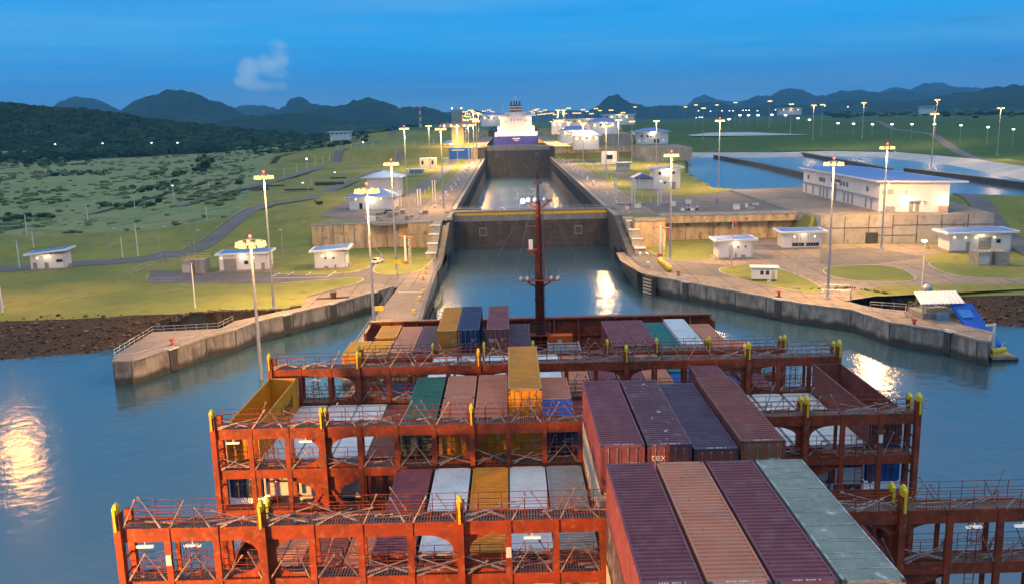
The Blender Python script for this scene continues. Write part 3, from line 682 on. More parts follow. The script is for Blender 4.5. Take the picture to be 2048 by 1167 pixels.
# ------------------------------------------------------------------ far hills and forest
HILLS = [  # px of crest, py of crest, angular half width in px, distance, depth half width, tag
    (355, 180, 72, 5200, 700), (300, 192, 60, 5200, 600), (420, 205, 60, 5300, 600), (165, 196, 70, 8200, 900), (595, 193, 34, 6500, 500), (610, 207, 80, 6300, 800),
    (735, 198, 75, 4600, 600), (690, 212, 120, 4700, 700), (830, 214, 80, 4700, 600), (500, 211, 90, 9000, 900), (930, 222, 90, 7600, 900),
    (1228, 192, 36, 6000, 600), (1240, 205, 70, 6100, 700), (1330, 210, 90, 6400, 700), (1420, 205, 70, 6400, 700), (1120, 222, 90, 9000, 900),
    (1410, 189, 34, 12000, 600), (1450, 198, 60, 12000, 700), (1585, 178, 55, 8600, 800), (1530, 192, 70, 8600, 800), (1700, 180, 80, 8600, 900), (1640, 190, 80, 8600, 900), (1800, 186, 90, 8700, 900),
    (1870, 164, 60, 11500, 900), (1930, 174, 80, 11500, 900), (1790, 178, 60, 11500, 900), (2040, 172, 110, 5200, 700), (1930, 188, 90, 5300, 700), (1850, 200, 90, 5200, 600), (2160, 176, 120, 5300, 700), (1700, 205, 150, 5600, 600), (1560, 208, 120, 5200, 600),
    (60, 222, 120, 3600, 500), (560, 232, 160, 3300, 400), (700, 240, 120, 3000, 300)]
def hill_h(px_ang, r):
    z = 0
    for cx, cy, wpx, dist, dw in HILLS:
        d = dirpx(cx, cy); th = math.atan2(d.x, d.y); top = CAM_H + dist * d.z / math.hypot(d.x, d.y); tw = wpx / F
        a = (px_ang - th) / tw; b = (r - dist) / dw
        q = a * a + b * b
        if q < 7: z = max(z, (top - 8) * math.exp(-q * .62))
    return z
na, nr_ = 620, 150
ang = np.linspace(R(-38), R(38), na); rad = 2300 * (14500 / 2300) ** np.linspace(0, 1, nr_)
V = []
for r_ in rad:
    for a in ang:
        x, y = r_ * math.sin(a), r_ * math.cos(a); h = hill_h(a, r_); nse = noise.noise(Vector((x * .0016, y * .0016, 3))); n2 = noise.noise(Vector((x * .006, y * .006, 5))); n3 = noise.noise(Vector((x * .02, y * .02, 9)))
        z = h * (1 + .10 * nse + .07 * n2) + (n3 * 1.3 + noise.noise(Vector((x * .05, y * .05, 2))) * .6) * min(13, 1 + h * .1) + 14 * max(0, nse) + 4
        V.append((x, y, z - 12 * (1 - ss(r_, 2300, 2900))))
idx = np.arange(na * nr_).reshape(nr_, na); Fq = np.stack([idx[:-1, :-1], idx[:-1, 1:], idx[1:, 1:], idx[1:, :-1]], -1).reshape(-1, 4)
hillm = mat('hill_forest', (.02, .05, .03), .95, col2=(.04, .08, .04), scale=.003, lo=.5, hi=.66, small=(.02, (.018, .04, .018), .45, .65), spec=.05, bump=.6)
o = link('hills', add_np('hills', V, Fq, hillm, False)); tag(o, kind='structure')

# forest on the low hill at the left: terrain under it and crowns
sil = [(-500, 190), (-200, 196), (0, 203), (30, 200), (100, 207), (200, 214), (260, 222), (300, 231), (360, 238), (430, 245), (520, 255), (600, 262), (700, 268), (760, 272)]
def forest_h(x, y):
    a = math.atan2(x, y); px = 1024 + F * math.tan(a) - 5; r_ = math.hypot(x, y)
    if px > 760: return 6
    top = np.interp(px, [s[0] for s in sil], [s[1] for s in sil]); d = dirpx(px, top); zt = CAM_H + 1750 * d.z / math.hypot(d.x, d.y) - 15
    return 8 + max(zt - 8, 0) * float(ss(r_, 1230, 1750)) * (1 - .35 * float(ss(r_, 1800, 2300)))
na, nr_ = 120, 46; ang = np.linspace(R(-42), R(-8), na); rad = np.linspace(1180, 2500, nr_); V = []
for r_ in rad:
    for a in ang:
        x, y = r_ * math.sin(a), r_ * math.cos(a); V.append((x, y, forest_h(x, y) - 3 + 3 * noise.noise(Vector((x * .01, y * .01, 0)))))
idx = np.arange(na * nr_).reshape(nr_, na); Fq = np.stack([idx[:-1, :-1], idx[:-1, 1:], idx[1:, 1:], idx[1:, :-1]], -1).reshape(-1, 4)
o = link('hillside', add_np('hillside', V, Fq, hillm, False)); tag(o, kind='structure')
fm = [mat('forest_leaves', (.035, .075, .032), .95, var=.45, scale=.15, spec=.08, small=(.6, (.015, .035, .015), .42, .6)),
      mat('forest_leaves_dark', (.022, .05, .024), .95, var=.4, scale=.15, spec=.08), mat('forest_leaves_light', (.055, .10, .042), .95, var=.4, scale=.15, spec=.08, small=(.6, (.02, .045, .02), .45, .62))]
pts = []; sz = []
while len(pts) < 5200:
    a = R(-42) + rs.rand() * R(34); r_ = 1200 + 620 * rs.rand() ** 1.1; x, y = r_ * math.sin(a), r_ * math.cos(a); px = 1024 + F * math.tan(a)
    if px > 330 and rs.rand() < (px - 330) / 900: continue
    edge = 1210 + 90 * noise.noise(Vector((px * .01, 0, 3))) + max(0, px - 300) * .5
    if r_ < edge: continue
    pts.append((x, y, forest_h(x, y) - 2)); sz.append(rs.uniform(5, 11))
scatter('forest', pts, sz, ico(2), fm, (1, 1, .85), .22, .45, nm=3, kindlabel='dense dark green forest on the low hill at the left')
# loose groups of bushes on the plain, middle distance
pts = []; sz = []
for (px, py, wpx, n) in ((600, 297, 70, 60), (700, 292, 60, 70), (760, 283, 40, 40), (480, 300, 60, 40), (560, 312, 60, 40), (650, 306, 70, 50), (90, 322, 60, 30), (830, 268, 30, 26), (700, 270, 90, 70), (560, 275, 80, 60), (330, 345, 60, 16), (740, 262, 60, 60), (400, 338, 22, 12), (170, 345, 60, 12), (60, 425, 50, 16), (260, 405, 60, 20), (300, 372, 60, 16), (1780, 233, 120, 90), (1950, 236, 90, 60), (1690, 236, 40, 30), (1850, 222, 100, 50)):
    for _ in range(n):
        p = G(px + rs.randn() * wpx * .5, py + rs.randn() * 3.5, 9 if px < 1000 else 24)
        if p.y < 300 or p.y > 4000: continue
        pts.append((p.x, p.y, H(p.x, p.y))); sz.append(rs.uniform(.0014, .0032) * p.y + .5)
scatter('bushes', pts, sz, ico(1), [fm[0], bush_m[0], fm[2]], (1.2, 1.2, .75), .32, .35, nm=3, kindlabel='dark bushes growing in clumps across the plain')

# ------------------------------------------------------------------ single trees
def tree(loc, h, label, group=None):
    r = thing('tree', label, 'tree', loc, 0, group)
    t = MB(); t.bar((0, 0, -.3), (.1, 0, h * .35), h * .07, n=8, w2=h * .05)
    for i in range(7):
        a = i * 2.4; t.bar((.1, 0, h * (.25 + .03 * i)), (math.cos(a) * h * .3, math.sin(a) * h * .3, h * (.5 + .05 * i)), h * .035, n=5, w2=h * .01)
    t.build('trunk', [mat('bark', (.07, .05, .035), .95)], r)
    n = 1500; V = []; Fc = []
    cl = [(rs.randn(3) * np.array((.24, .24, .15)) * h + np.array((0, 0, h * .62))) for _ in range(16)]
    for i in range(n):
        c0 = cl[rs.randint(16)]; p = c0 + rs.randn(3) * h * .085; s = h * rs.uniform(.018, .036); u = rs.randn(3); u /= np.linalg.norm(u); v = np.cross(u, rs.randn(3)); v /= np.linalg.norm(v)
        b = len(V); V += [p - u * s, p + v * s, p + u * s, p - v * s]; Fc.append((b, b + 1, b + 2, b + 3))
    link('crown', add_np('crown', V, Fc, [fm[0], fm[2]], False, rs.randint(0, 2, n)), r); return r
def tree_at(px, py, h, label, z=8):
    p = G(px, py, z); tree((p.x, p.y, H(p.x, p.y) - .2), h, label)
tree_at(414, 349, 13, 'round dark green tree standing alone on the scrub plain')
tree_at(57, 336, 10, 'dark tree in front of the forest edge next to the white hut')
tree_at(640, 419, 2.6, 'small round bush on the lawn left of the hip-roofed building', 11)
tree_at(481, 386, 4.5, 'small dark tree beside the boundary road and black pipes', 9)

# ------------------------------------------------------------------ our container ship (seen from its bridge)
EX = [-21.2, -18.7, -16.1, -13.55, -11, -8.4, -5.75, -3.05, -.5, 2.05, 4.6, 7.2, 9.8, 12.35, 14.95, 17.7, 20.45, 23.1, 25.8, 28.3]
XC = 3.55
ship = thing('container_ship', 'rust red container ship in the foreground with lashing bridges, breakwater and foremast', 'ship', (XC, 0, 0))
S = lambda x: x - XC
hullm = mat('hull_paint', (.03, .035, .05), .5, var=.3)
m = MB()
prof = [(-24.9, -60), (-24.9, 96), (-23.8, 108), (-20, 122), (-12, 134), (-4, 140), (4, 140), (12, 134), (20, 122), (23.8, 108), (24.9, 96), (24.9, -60)]
m.prism(prof, -3, 12.0, 0, 1); m.build('hull', [hullm, red_dk], ship)
m = MB()
for sx in (-1, 1): m.box(*sorted((sx * 24.6, sx * 24.9)), -60, 96, 12.0, 13.0)
m.build('bulwark', [red_ox], ship)
for (y0, y1) in ((30.2, 43.0), (45.3, 58.2), (60.3, 73.2), (75.5, 88.2), (92, 105.3)):
    w_ = 21.9 if y0 < 90 else 19.5
    for sx in (-1, 0, 1):
        MB().box(sx * w_ * .667 - w_ * .328, sx * w_ * .667 + w_ * .328, y0, y1, 12.02, 14.7).build('hatch_cover', [red_dk], ship)
BAYZ = 14.72

grat = mat('walkway_steel', (.20, .10, .07), .6, col2=(.28, .20, .16), scale=1.2)
def railing(m, x0, x1, y, z, h=1.1, step=1.27, n=3):
    k = max(1, round((x1 - x0) / step))
    for i in range(k + 1): m.bar((x0 + (x1 - x0) * i / k, y, z), (x0 + (x1 - x0) * i / k, y, z + h), .045)
    for j in range(n): m.bar((x0, y, z + h * (j + 1) / n), (x1, y, z + h * (j + 1) / n), .04)
def dplate(m, xt, xf, z0, z1, y, th, low=True):
    """plate between a tower (xt) and the next post (xf) with a rounded opening against the post"""
    zm, hh = (z0 + z1) / 2, (z1 - z0) / 2; K = 18; W = (xt - xf); W2 = W - (0.42 if W > 0 else -.42); pts = []
    for i in range(K + 1):
        s = -1 + 2 * i / K; zz = zm + s * hh * .93; r_ = max(0, 1 - abs(s) ** 2.7) ** .5 if abs(s) < 1 else 0
        pts.append((xf + W2 * r_, zz))
    for i in range(K):
        (xa, za), (xb, zb) = pts[i], pts[i + 1]
        v = []
        for yy in (y, y + th): v += [(xa, yy, za), (xt, yy, za), (xt, yy, zb), (xb, yy, zb)]
        fl = [(0, 1, 2, 3), (7, 6, 5, 4), (0, 3, 7, 4)] if W > 0 else [(3, 2, 1, 0), (4, 5, 6, 7), (4, 7, 3, 0)]
        m.add(v, fl)
    a, b = sorted((xf, xt)); m.box(a, b, y, y + th, z1 - hh * .07, z1); m.box(a, b, y, y + th, z0, z0 + hh * .07)
RODN = 0; RODS = MB()
def lashing_bridge(y, e0, e1, ztop, towers, z_mid, z_low, rods=1.0, label=None, seed=1, dcells=None, skip=()):
    rnd = random.Random(seed); r = link('lashing_bridge', None, ship, (0, y, 0))
    if label: r['label'] = label
    T = 1.35; ex = [S(v) for v in EX[e0:e1 + 1]]; tw = set(towers)
    b = MB()
    wk = MB()                                                                  # grated walkways
    for zz in (ztop, z_mid):
        for xx in np.arange(ex[0], ex[-1], .16): wk.box(xx, xx + .07, .101, T - .101, zz - .05, zz)
        for yy in (.45, .85): wk.box(ex[0], ex[-1], yy, yy + .08, zz - .12, zz - .052)
    wk.build('walkway_grating', [grat], r)
    b.box(ex[0], ex[-1], 0, .1, ztop - .72, ztop + .05); b.box(ex[0], ex[-1], T - .1, T, ztop - .72, ztop + .05)
    b.build('top_beam', [red_ox], r)
    b = MB(); b.box(ex[0], ex[-1], 0, .1, z_mid - .62, z_mid + .04); b.box(ex[0], ex[-1], T - .1, T, z_mid - .62, z_mid + .04)
    b.build('middle_beam', [red_ox], r)
    if z_low:
        b = MB(); b.box(ex[0], ex[-1], .12, T - .1, z_low - .12, z_low); b.box(ex[0], ex[-1], 0, .1, z_low - .55, z_low + .04); b.build('lower_beam', [red_ox], r)
    for i, x in enumerate(ex):
        k = i + e0
        if k in tw:
            p = MB(); wv = .36; zt = ztop + 1.0
            p.box(x - wv / 2, x + wv / 2, -.30, .14, 12.02, zt); p.box(x - wv / 2, x + wv / 2, T - .2, T + .14, 12.02, zt - .35)
            for zz in np.arange(z_mid - 1.5, ztop, .9): p.box(x - .05, x + .05, .14, T - .2, zz, zz + .1)
            t = p.build('tower', [red_ox], r)
            for (ya, zz, s) in (((-.10, zt, 1), (T - .05, zt - .35, .8)) if k in (3, 16, 19) else ((-.10, zt, 1),)):
                c = MB(); sg = -1 if x < 0 else 1
                s *= .58
                c.add([(x - .20 * s, ya - .26, zz), (x + .20 * s, ya - .26, zz), (x + .20 * s, ya + .22, zz), (x - .20 * s, ya + .22, zz),
                       (x - .22 * s, ya - .28, zz + .62 * s), (x + .22 * s, ya - .28, zz + .62 * s), (x + .22 * s, ya + .22, zz + .72 * s), (x - .22 * s, ya + .22, zz + .72 * s),
                       (x - .10 * s, ya - .12, zz + .98 * s), (x + .10 * s, ya - .12, zz + .98 * s), (x + .10 * s, ya + .10, zz + 1.0 * s), (x - .10 * s, ya + .10, zz + 1.0 * s)],
                      [(0, 3, 2, 1), (0, 1, 5, 4), (1, 2, 6, 5), (2, 3, 7, 6), (3, 0, 4, 7), (4, 5, 9, 8), (5, 6, 10, 9), (6, 7, 11, 10), (7, 4, 8, 11), (8, 9, 10, 11)])
                c.box(x - .06, x + .06, ya - .36, ya - .24, zz - .9, zz + .3)
                c.build('cap', [yel_cap], t)
        elif k not in skip:
            p = MB(); p.box(x - .17, x + .17, -.07, .12, z_mid - 2.6, ztop + .1); p.box(x - .11, x + .11, T - .12, T + .04, z_mid - 2.6, ztop + .06)
            if z_low: p.box(x - .1, x + .1, -.05, .12, 12.02, z_mid - 2.6)
            p.build('post', [red_ox], r)
    # rounded plates next to the towers
    for k in (dcells or []):
        kt, kf = k
        if min(kt, kf) < e0 or max(kt, kf) > e1: continue
        d = MB(); xt, xf = S(EX[kt]), S(EX[kf]); sg = 1 if xt > xf else -1
        dplate(d, xt - .02 * sg, xf + .17 * sg, z_mid, ztop - .7, .3, .16)
        # lower bracket and diagonal strut
        v = [(xt, .3, z_mid - .6), (xf, .3, z_mid - .6), (xf, .3, z_mid - .9), (xt - (xt - xf) * .45, .3, z_mid - 1.5), (xt - (xt - xf) * .2, .3, z_mid - 2.7), (xt, .3, z_mid - 3.2)]
        v2 = [(a, bb + .16, c_) for a, bb, c_ in v]; n = 6
        fs = [tuple(range(n)), tuple(range(n, 2 * n))[::-1]] + [(i, i + n, (i + 1) % n + n, (i + 1) % n) for i in range(n)]
        if sg < 0: fs = [f_[::-1] for f_ in fs]
        d.add(v + v2, fs); d.build('shear_plate', [red_ox], r)
        d = MB(); d.bar((xt - (xt - xf) * .1, .25, z_mid - 1.6), (xf - (xt - xf) * .25, .25, 14.8), .42, .22); d.build('diagonal_strut', [red_ox], r)
    for (z, yy, nm) in ((ztop, .03, 'top_railing'), (z_mid, .5, 'middle_railing')):
        rl = MB(); railing(rl, ex[0] + .25, ex[-1] - .25, .05 if z == ztop else .35, z); railing(rl, ex[0] + .25, ex[-1] - .25, T - .05, z)
        rl.build(nm, [red_ox], r)
    # turnbuckle rods leaning over the walkways
    nrod = 0
    for i in range(len(ex) - 1):
        if rnd.random() > rods: continue
        x0, x1 = ex[i], ex[i + 1]
        for z in (ztop, z_mid):
            kind = rnd.random()
            def rod(a, c_, wth=.062):
                global RODN
                RODN += 1; own = RODN <= 100; g = MB() if own else RODS; off = Vector((0, 0, 0)) if own else Vector((0, y, 0))
                a, c_ = Vector(a) + off, Vector(c_) + off; g.bar(a, c_, wth, n=5); mid = a.lerp(c_, .30); g.bar(a.lerp(c_, .05), mid, wth * 2.1, wth * 1.3)
                dd = (c_ - a).normalized(); g.bar(c_ - dd * .1, c_ + dd * .06, wth * 1.9, n=5)
                if own: g.build('lashing_rod', [rodm], r)
            j = lambda s=.25: rnd.uniform(-s, s)
            for _ in range(2):
                xa = rnd.uniform(x0, x1 - .4); rod((xa, rnd.uniform(.2, 1.1), z + .12), (xa + rnd.uniform(.8, 2.2), rnd.uniform(0, 1.2), z + rnd.uniform(.15, .5)), .05)
            if kind < .62:
                rod((x0 + .2, -.05, z + .05), (x0 + 1.15 + j(), -.1 + j(), z + 1.55 + j(.3))); rod((x1 - .2, -.05, z + .05), (x1 - 1.15 + j(), -.1 + j(), z + 1.5 + j(.3)))
                if rnd.random() < .5: rod((x0 + .25, T, z + .05), (x0 + .95 + j(), T + .1, z + 1.5 + j()))
                if rnd.random() < .5: rod((x1 - .25, T, z + .05), (x1 - .95 + j(), T + .1, z + 1.4 + j()))
            else:
                rod((x0 + .1, .0, z + .25 + j(.1)), (x1 + .5 + j(), .2, z + .9 + j())); rod((x1 - .1, .1, z + .2), (x0 - .2 + j(), .25, z + 1.0 + j()))
                rod((x0 + .3, -.1, z + .1), (x0 + 1.6 + j(), -.15, z + .75 + j(.2)))
    for i in range(len(ex) - 1):
        if rnd.random() < .3:
            t = MB(); xm = (ex[i] + ex[i + 1]) / 2; t.box(xm - .45, xm + .45, -.02, .14, ztop - 1.05, ztop - .93); t.bar((xm, .06, ztop - .93), (xm, .06, ztop - .7), .04); t.build('tube_light', [em_tube], r)
        if rnd.random() < .2:
            t = MB(); xm = ex[i] + .0; t.box(xm - .14, xm + .14, -.12, -.075, z_mid + 1.0, z_mid + 1.6); t.build('notice_plate', [paint_w], r)
    for i in ((1, len(ex) - 3) if len(ex) > 14 else (1,)):
        l = MB(); xm = (ex[i] + ex[i + 1]) / 2
        for s in (-.25, .25): l.bar((xm + s, .2, z_mid - 4), (xm + s, .2, ztop), .06)
        for z in np.arange(z_mid - 3.9, ztop, .32): l.bar((xm - .25, .2, z), (xm + .25, .2, z), .035)
        for z in (ztop - .9, ztop - 1.6):
            pr = None
            for a in range(0, 9):
                q_ = (xm + .42 * math.cos(math.pi * a / 8), .2 - .62 * math.sin(math.pi * a / 8), z)
                if pr: l.bar(pr, q_, .05)
                pr = q_
        for a in (2, 4, 6): l.bar((xm + .42 * math.cos(math.pi * a / 8), .2 - .62 * math.sin(math.pi * a / 8), ztop - 1.8), (xm + .42 * math.cos(math.pi * a / 8), .2 - .62 * math.sin(math.pi * a / 8), ztop - .75), .04)
        l.build('caged_ladder', [red_ox], r)
    return r
DC = [(3, 2), (3, 4), (7, 6), (7, 8), (12, 11), (12, 13), (16, 15), (16, 17)]
DCn = [(3, 2), (3, 4), (7, 6), (7, 8), (16, 15), (16, 17)]
lashing_bridge(43.35, 0, 19, 23.55, (0, 3, 7, 12, 16, 19), 20.5, 17.4, 1, 'nearest lashing bridge, lit orange on its left half', 11, DC)
lashing_bridge(58.6, 0, 19, 23.55, (0, 3, 7, 12, 16, 19), 20.5, 17.4, 1, 'second lashing bridge behind the tall mauve stack', 12, DC)
lashing_bridge(73.6, 0, 19, 23.55, (0, 3, 7, 12, 16, 19), 20.5, 17.4, .9, 'third lashing bridge, dark red, behind the open-top containers', 13, DC)
lashing_bridge(88.5, 2, 19, 20.3, (2, 5, 7, 9, 12, 14, 16, 19), 17.4, None, .9, 'foremost low lashing bridge near the bow', 14, [])

tag(RODS.build('lashing_rod', [rodm], ship), kind='stuff')
# breakwater and foremast
bwk = link('breakwater', None, ship, (0, 112, 0))
m = MB(); m.box(S(-18.6), S(25.9), 0, .25, 12.02, 18.75); m.build('plate', [red_ox], bwk)
m = MB(); m.box(S(-18.7), S(26.0), -.55, .35, 18.75, 18.98); m.build('top_flange', [red_ox], bwk)
MB().box(S(-18.75), S(-18.45), -5, -.56, 12.02, 18.6).build('wing', [red_ox], bwk); MB().box(S(25.75), S(26.05), -2.5, -.56, 12.02, 18.6).build('wing', [red_ox], bwk)
m = MB()
for z in (14.2, 16.4): m.box(S(-18.3), S(25.6), -.28, -.02, z, z + .14)
m.build('stringer', [red_ox], bwk)
for x in (-16.2, -12.6, -9.0, -5.4, -1.6, 1.7, 5.4, 8.6, 12.2, 15.9, 19.6, 23.2):
    g = MB(); g.add([(S(x) - .12, -.02, 18.7), (S(x) + .12, -.02, 18.7), (S(x) + .12, -.5, 18.7), (S(x) - .12, -.5, 18.7), (S(x) - .12, -.02, 12.1), (S(x) + .12, -.02, 12.1), (S(x) + .12, -1.9, 12.1), (S(x) - .12, -1.9, 12.1)],
        [(0, 1, 2, 3), (7, 6, 5, 4), (3, 2, 6, 7), (0, 3, 7, 4), (2, 1, 5, 6)]); g.build('bracket', [red_ox], bwk)
mast_red = mat('mast_red_paint', (.25, .042, .022), .55, col2=(.08, .02, .016), scale=.8, spec=.3)
mast = link('foremast', None, ship, (-.05, 109.5, 12.02))
m = MB(); m.bar((0, 0, 0), (0, 0, 12.2), 1.25, n=16, w2=1.0); m.bar((0, 0, 12.2), (0, 0, 22.4), .86, n=16, w2=.6)
for z in (3.2, 6.5, 9.8, 14.5, 17.8, 20.4): m.bar((0, 0, z), (0, 0, z + .16), 1.3 if z < 12 else .98, n=16); m.bar((0, 0, 22.4), (0, 0, 26), .34, n=8, w2=.2); m.build('mast_tube', [mast_red], mast)
def platform(z, w_, tilt_lamps):
    pl = MB(); pl.box(-w_, w_, -.9, .9, z, z + .12)
    for sx in (-1, 1): pl.bar((0, 0, z - 1.1), (sx * w_ * .85, 0, z), .28, .2)
    o = pl.build('platform', [red_ox], mast); rl = MB(); railing(rl, -w_, w_, -.88, z + .12, 1.3, .9, 3); railing(rl, -w_, w_, .88, z + .12, 1.3, .9, 3)
    for sx in (-w_, w_):
        for j in (1, 2, 3): rl.bar((sx, -.88, z + .12 + 1.3 * j / 3), (sx, .88, z + .12 + 1.3 * j / 3), .04)
    rl.build('railing', [steel_dark], o)
    for x in tilt_lamps:
        fl = MB().sphere((x, -.95, z + .35), .34, 0, 8, 6, (1, .7, 1)); fl.bar((x, -.8, z), (x, -.8, z + .2), .1); fl.build('floodlight', [galv], o)
platform(22.3, 1.75, (-1.1, -.3, .9)); platform(12.3, 2.1, (-2.3, -1.5, 1.5, 2.35))
m = MB().sphere((-1.9, -1.15, 22.5), .3); m.build('lit_floodlight', [emit('mast_lamp_glow', (.9, 1, .85), 14)], mast)
pl_ = bpy.data.lights.new('mast_lamp', 'POINT'); pl_.energy = 900; pl_.shadow_soft_size = .2; pl_.color = (.9, 1, .85); o = link('mast_lamp_light', pl_, mast, (-1.9, -1.5, 22.5))
m = MB(); m.bar((-1.6, 0, 19.2), (1.6, 0, 19.2), .12); m.bar((-1.6, 0, 19.2), (-1.6, 0, 20), .1); m.bar((1.6, 0, 19.2), (1.6, 0, 19.9), .1); m.build('crossarm', [mast_red], mast)
m = MB(); m.bar((.62, -.3, 0), (.45, -.3, 22), .07); m.bar((-.6, .3, 0), (-.42, .3, 22), .07); m.build('cable_run', [steel_dark], mast)
platform(5.2, 1.3, ())
m = MB(); m.box(-.75, -.25, -.6, .2, 16.2, 16.4); m.box(-1.5, -.5, -.5, .3, 16.1, 16.3); m.bar((-.5, 0, 15.4), (-1.2, 0, 16.1), .3, .2); m.build('small_bracket', [red_ox], mast)
m = MB(); m.box(-1.25, -.75, -.3, .2, 16.3, 17.5); m.build('signal_box', [paint_w], mast)
m = MB(); m.box(-.55, .55, -.2, .2, 24.4, 25.0); m.bar((-.9, 0, 25.6), (.9, 0, 25.6), .08); m.build('navigation_light', [steel_dark], mast)
m = MB()
for z in np.arange(.5, 22, .4): m.bar((.75, -.2, z), (.75, .2, z), .04)
for s in (-.2, .2): m.bar((.75, s, 0), (.62, s, 22), .05)
m.build('ladder', [red_ox], mast)
# forestays
m = MB()
for a, b in (((-.3, 0, 24), (-12, 28, 0)), ((-.2, 0, 24), (-5, 30, 0)), ((.3, 0, 24), (12, 28, 0))): m.bar(a, b, .045)
m.build('stay_wire', [galv], mast)
m = MB(); m.box(S(4.4), S(7.6), 0, 1.4, 14.7, 17.3); hb = m.build('deck_store', [wood_or], ship, (0, 108.4, 0)); MB().box(S(5.7), S(6.2), -.03, .0, 16.3, 16.8).build('notice_plate', [paint_w], hb)

# ------------------------------------------------------------------ containers
CW = 2.44
def cmat(name, col, dirt=(.5, .45, .4), amt=.3, speck=None, rough=.55):
    if name in MC: return MC[name]
    m = bpy.data.materials.new(name); m.use_nodes = True; t = m.node_tree; b = t.nodes['Principled BSDF']; b.inputs['Roughness'].default_value = rough; b.inputs['Specular IOR Level'].default_value = .25
    tcn = t.nodes.new('ShaderNodeTexCoord'); oi = t.nodes.new('ShaderNodeObjectInfo'); ad = t.nodes.new('ShaderNodeVectorMath'); ad.operation = 'ADD'
    sc_ = t.nodes.new('ShaderNodeVectorMath'); sc_.operation = 'SCALE'; sc_.inputs[0].default_value = (37, 91, 53); t.links.new(oi.outputs['Random'], sc_.inputs['Scale'])
    t.links.new(tcn.outputs['Object'], ad.inputs[0]); t.links.new(sc_.outputs[0], ad.inputs[1])
    def layer(prev, scale, lo, hi, c, a, det=6):
        n = t.nodes.new('ShaderNodeTexNoise'); n.inputs['Scale'].default_value = scale; n.inputs['Detail'].default_value = det; n.inputs['Roughness'].default_value = .62; t.links.new(ad.outputs[0], n.inputs['Vector'])
        r_ = t.nodes.new('ShaderNodeMapRange'); r_.inputs[1].default_value = lo; r_.inputs[2].default_value = hi; r_.inputs[4].default_value = a; t.links.new(n.outputs[0], r_.inputs[0])
        x = t.nodes.new('ShaderNodeMixRGB'); t.links.new(r_.outputs[0], x.inputs[0])
        if isinstance(prev, tuple): x.inputs[1].default_value = (*prev, 1)
        else: t.links.new(prev, x.inputs[1])
        x.inputs[2].default_value = (*c, 1); return x.outputs[0]
    p = layer(col, .35, .4, .7, tuple(x * .68 for x in col), .8)
    p = layer(p, 1.1, .48, .68, dirt, amt + .2)
    p = layer(p, 5, .60, .74, (.07, .045, .035), .8)
    if speck: p = layer(p, speck[0], speck[1], speck[1] + .05, speck[2], .8, 2)
    t.links.new(p, b.inputs['Base Color']); MC[name] = m; return m
CM = dict(
    mauve=cmat('mauve_paint', (.215, .062, .078), (.27, .14, .14)), salmon=cmat('salmon_paint', (.60, .22, .125), (.46, .26, .19)), maroon=cmat('maroon_paint', (.24, .068, .055), (.26, .15, .13)),
    speckled=cmat('speckled_mauve_paint', (.155, .06, .08), (.20, .13, .13), .3, (2.2, .66, (.55, .52, .52))), ridged=cmat('dark_violet_paint', (.095, .055, .095), (.11, .10, .15)),
    orange=cmat('orange_paint', (.70, .26, .02), (.40, .22, .08)), amber=cmat('amber_paint', (.82, .33, .012), (.6, .3, .05)), white=cmat('white_container_paint', (.66, .68, .70), (.5, .48, .44), .35), grey=cmat('grey_container_paint', (.34, .35, .34), (.25, .25, .24)),
    tarp=cmat('weathered_grey_paint', (.235, .255, .205), (.34, .37, .34), .5, (1.1, .63, (.55, .58, .55))), green=cmat('green_paint', (.035, .15, .10), (.10, .19, .15)), dgreen=cmat('dark_green_paint', (.02, .07, .03)), teal=cmat('teal_paint', (.01, .17, .17), (.06, .22, .2)),
    blue=cmat('blue_paint', (.015, .12, .48), (.05, .16, .4)), navy=cmat('navy_paint', (.02, .045, .12), (.05, .08, .16)), cream=cmat('cream_paint', (.62, .52, .36), (.5, .4, .28)), brown=cmat('brown_paint', (.30, .11, .05), (.3, .16, .1)), slate=cmat('slate_paint', (.07, .065, .08)))
barm = mat('locking_bar_steel', (.42, .34, .30), .45, metal=.4, var=.3, scale=3)
gask = mat('door_gasket', (.02, .02, .02), .8)
PROTO = {}
def corr(n, L_, pr=.62):
    """x positions/depths of a trapezoid corrugation over length L_"""
    p = L_ / n; o = []
    for i in range(n): o += [(i * p, 0), (i * p + p * .36, 0), (i * p + p * .5, 1), (i * p + p * .86, 1)]
    return o + [(L_, 0)]
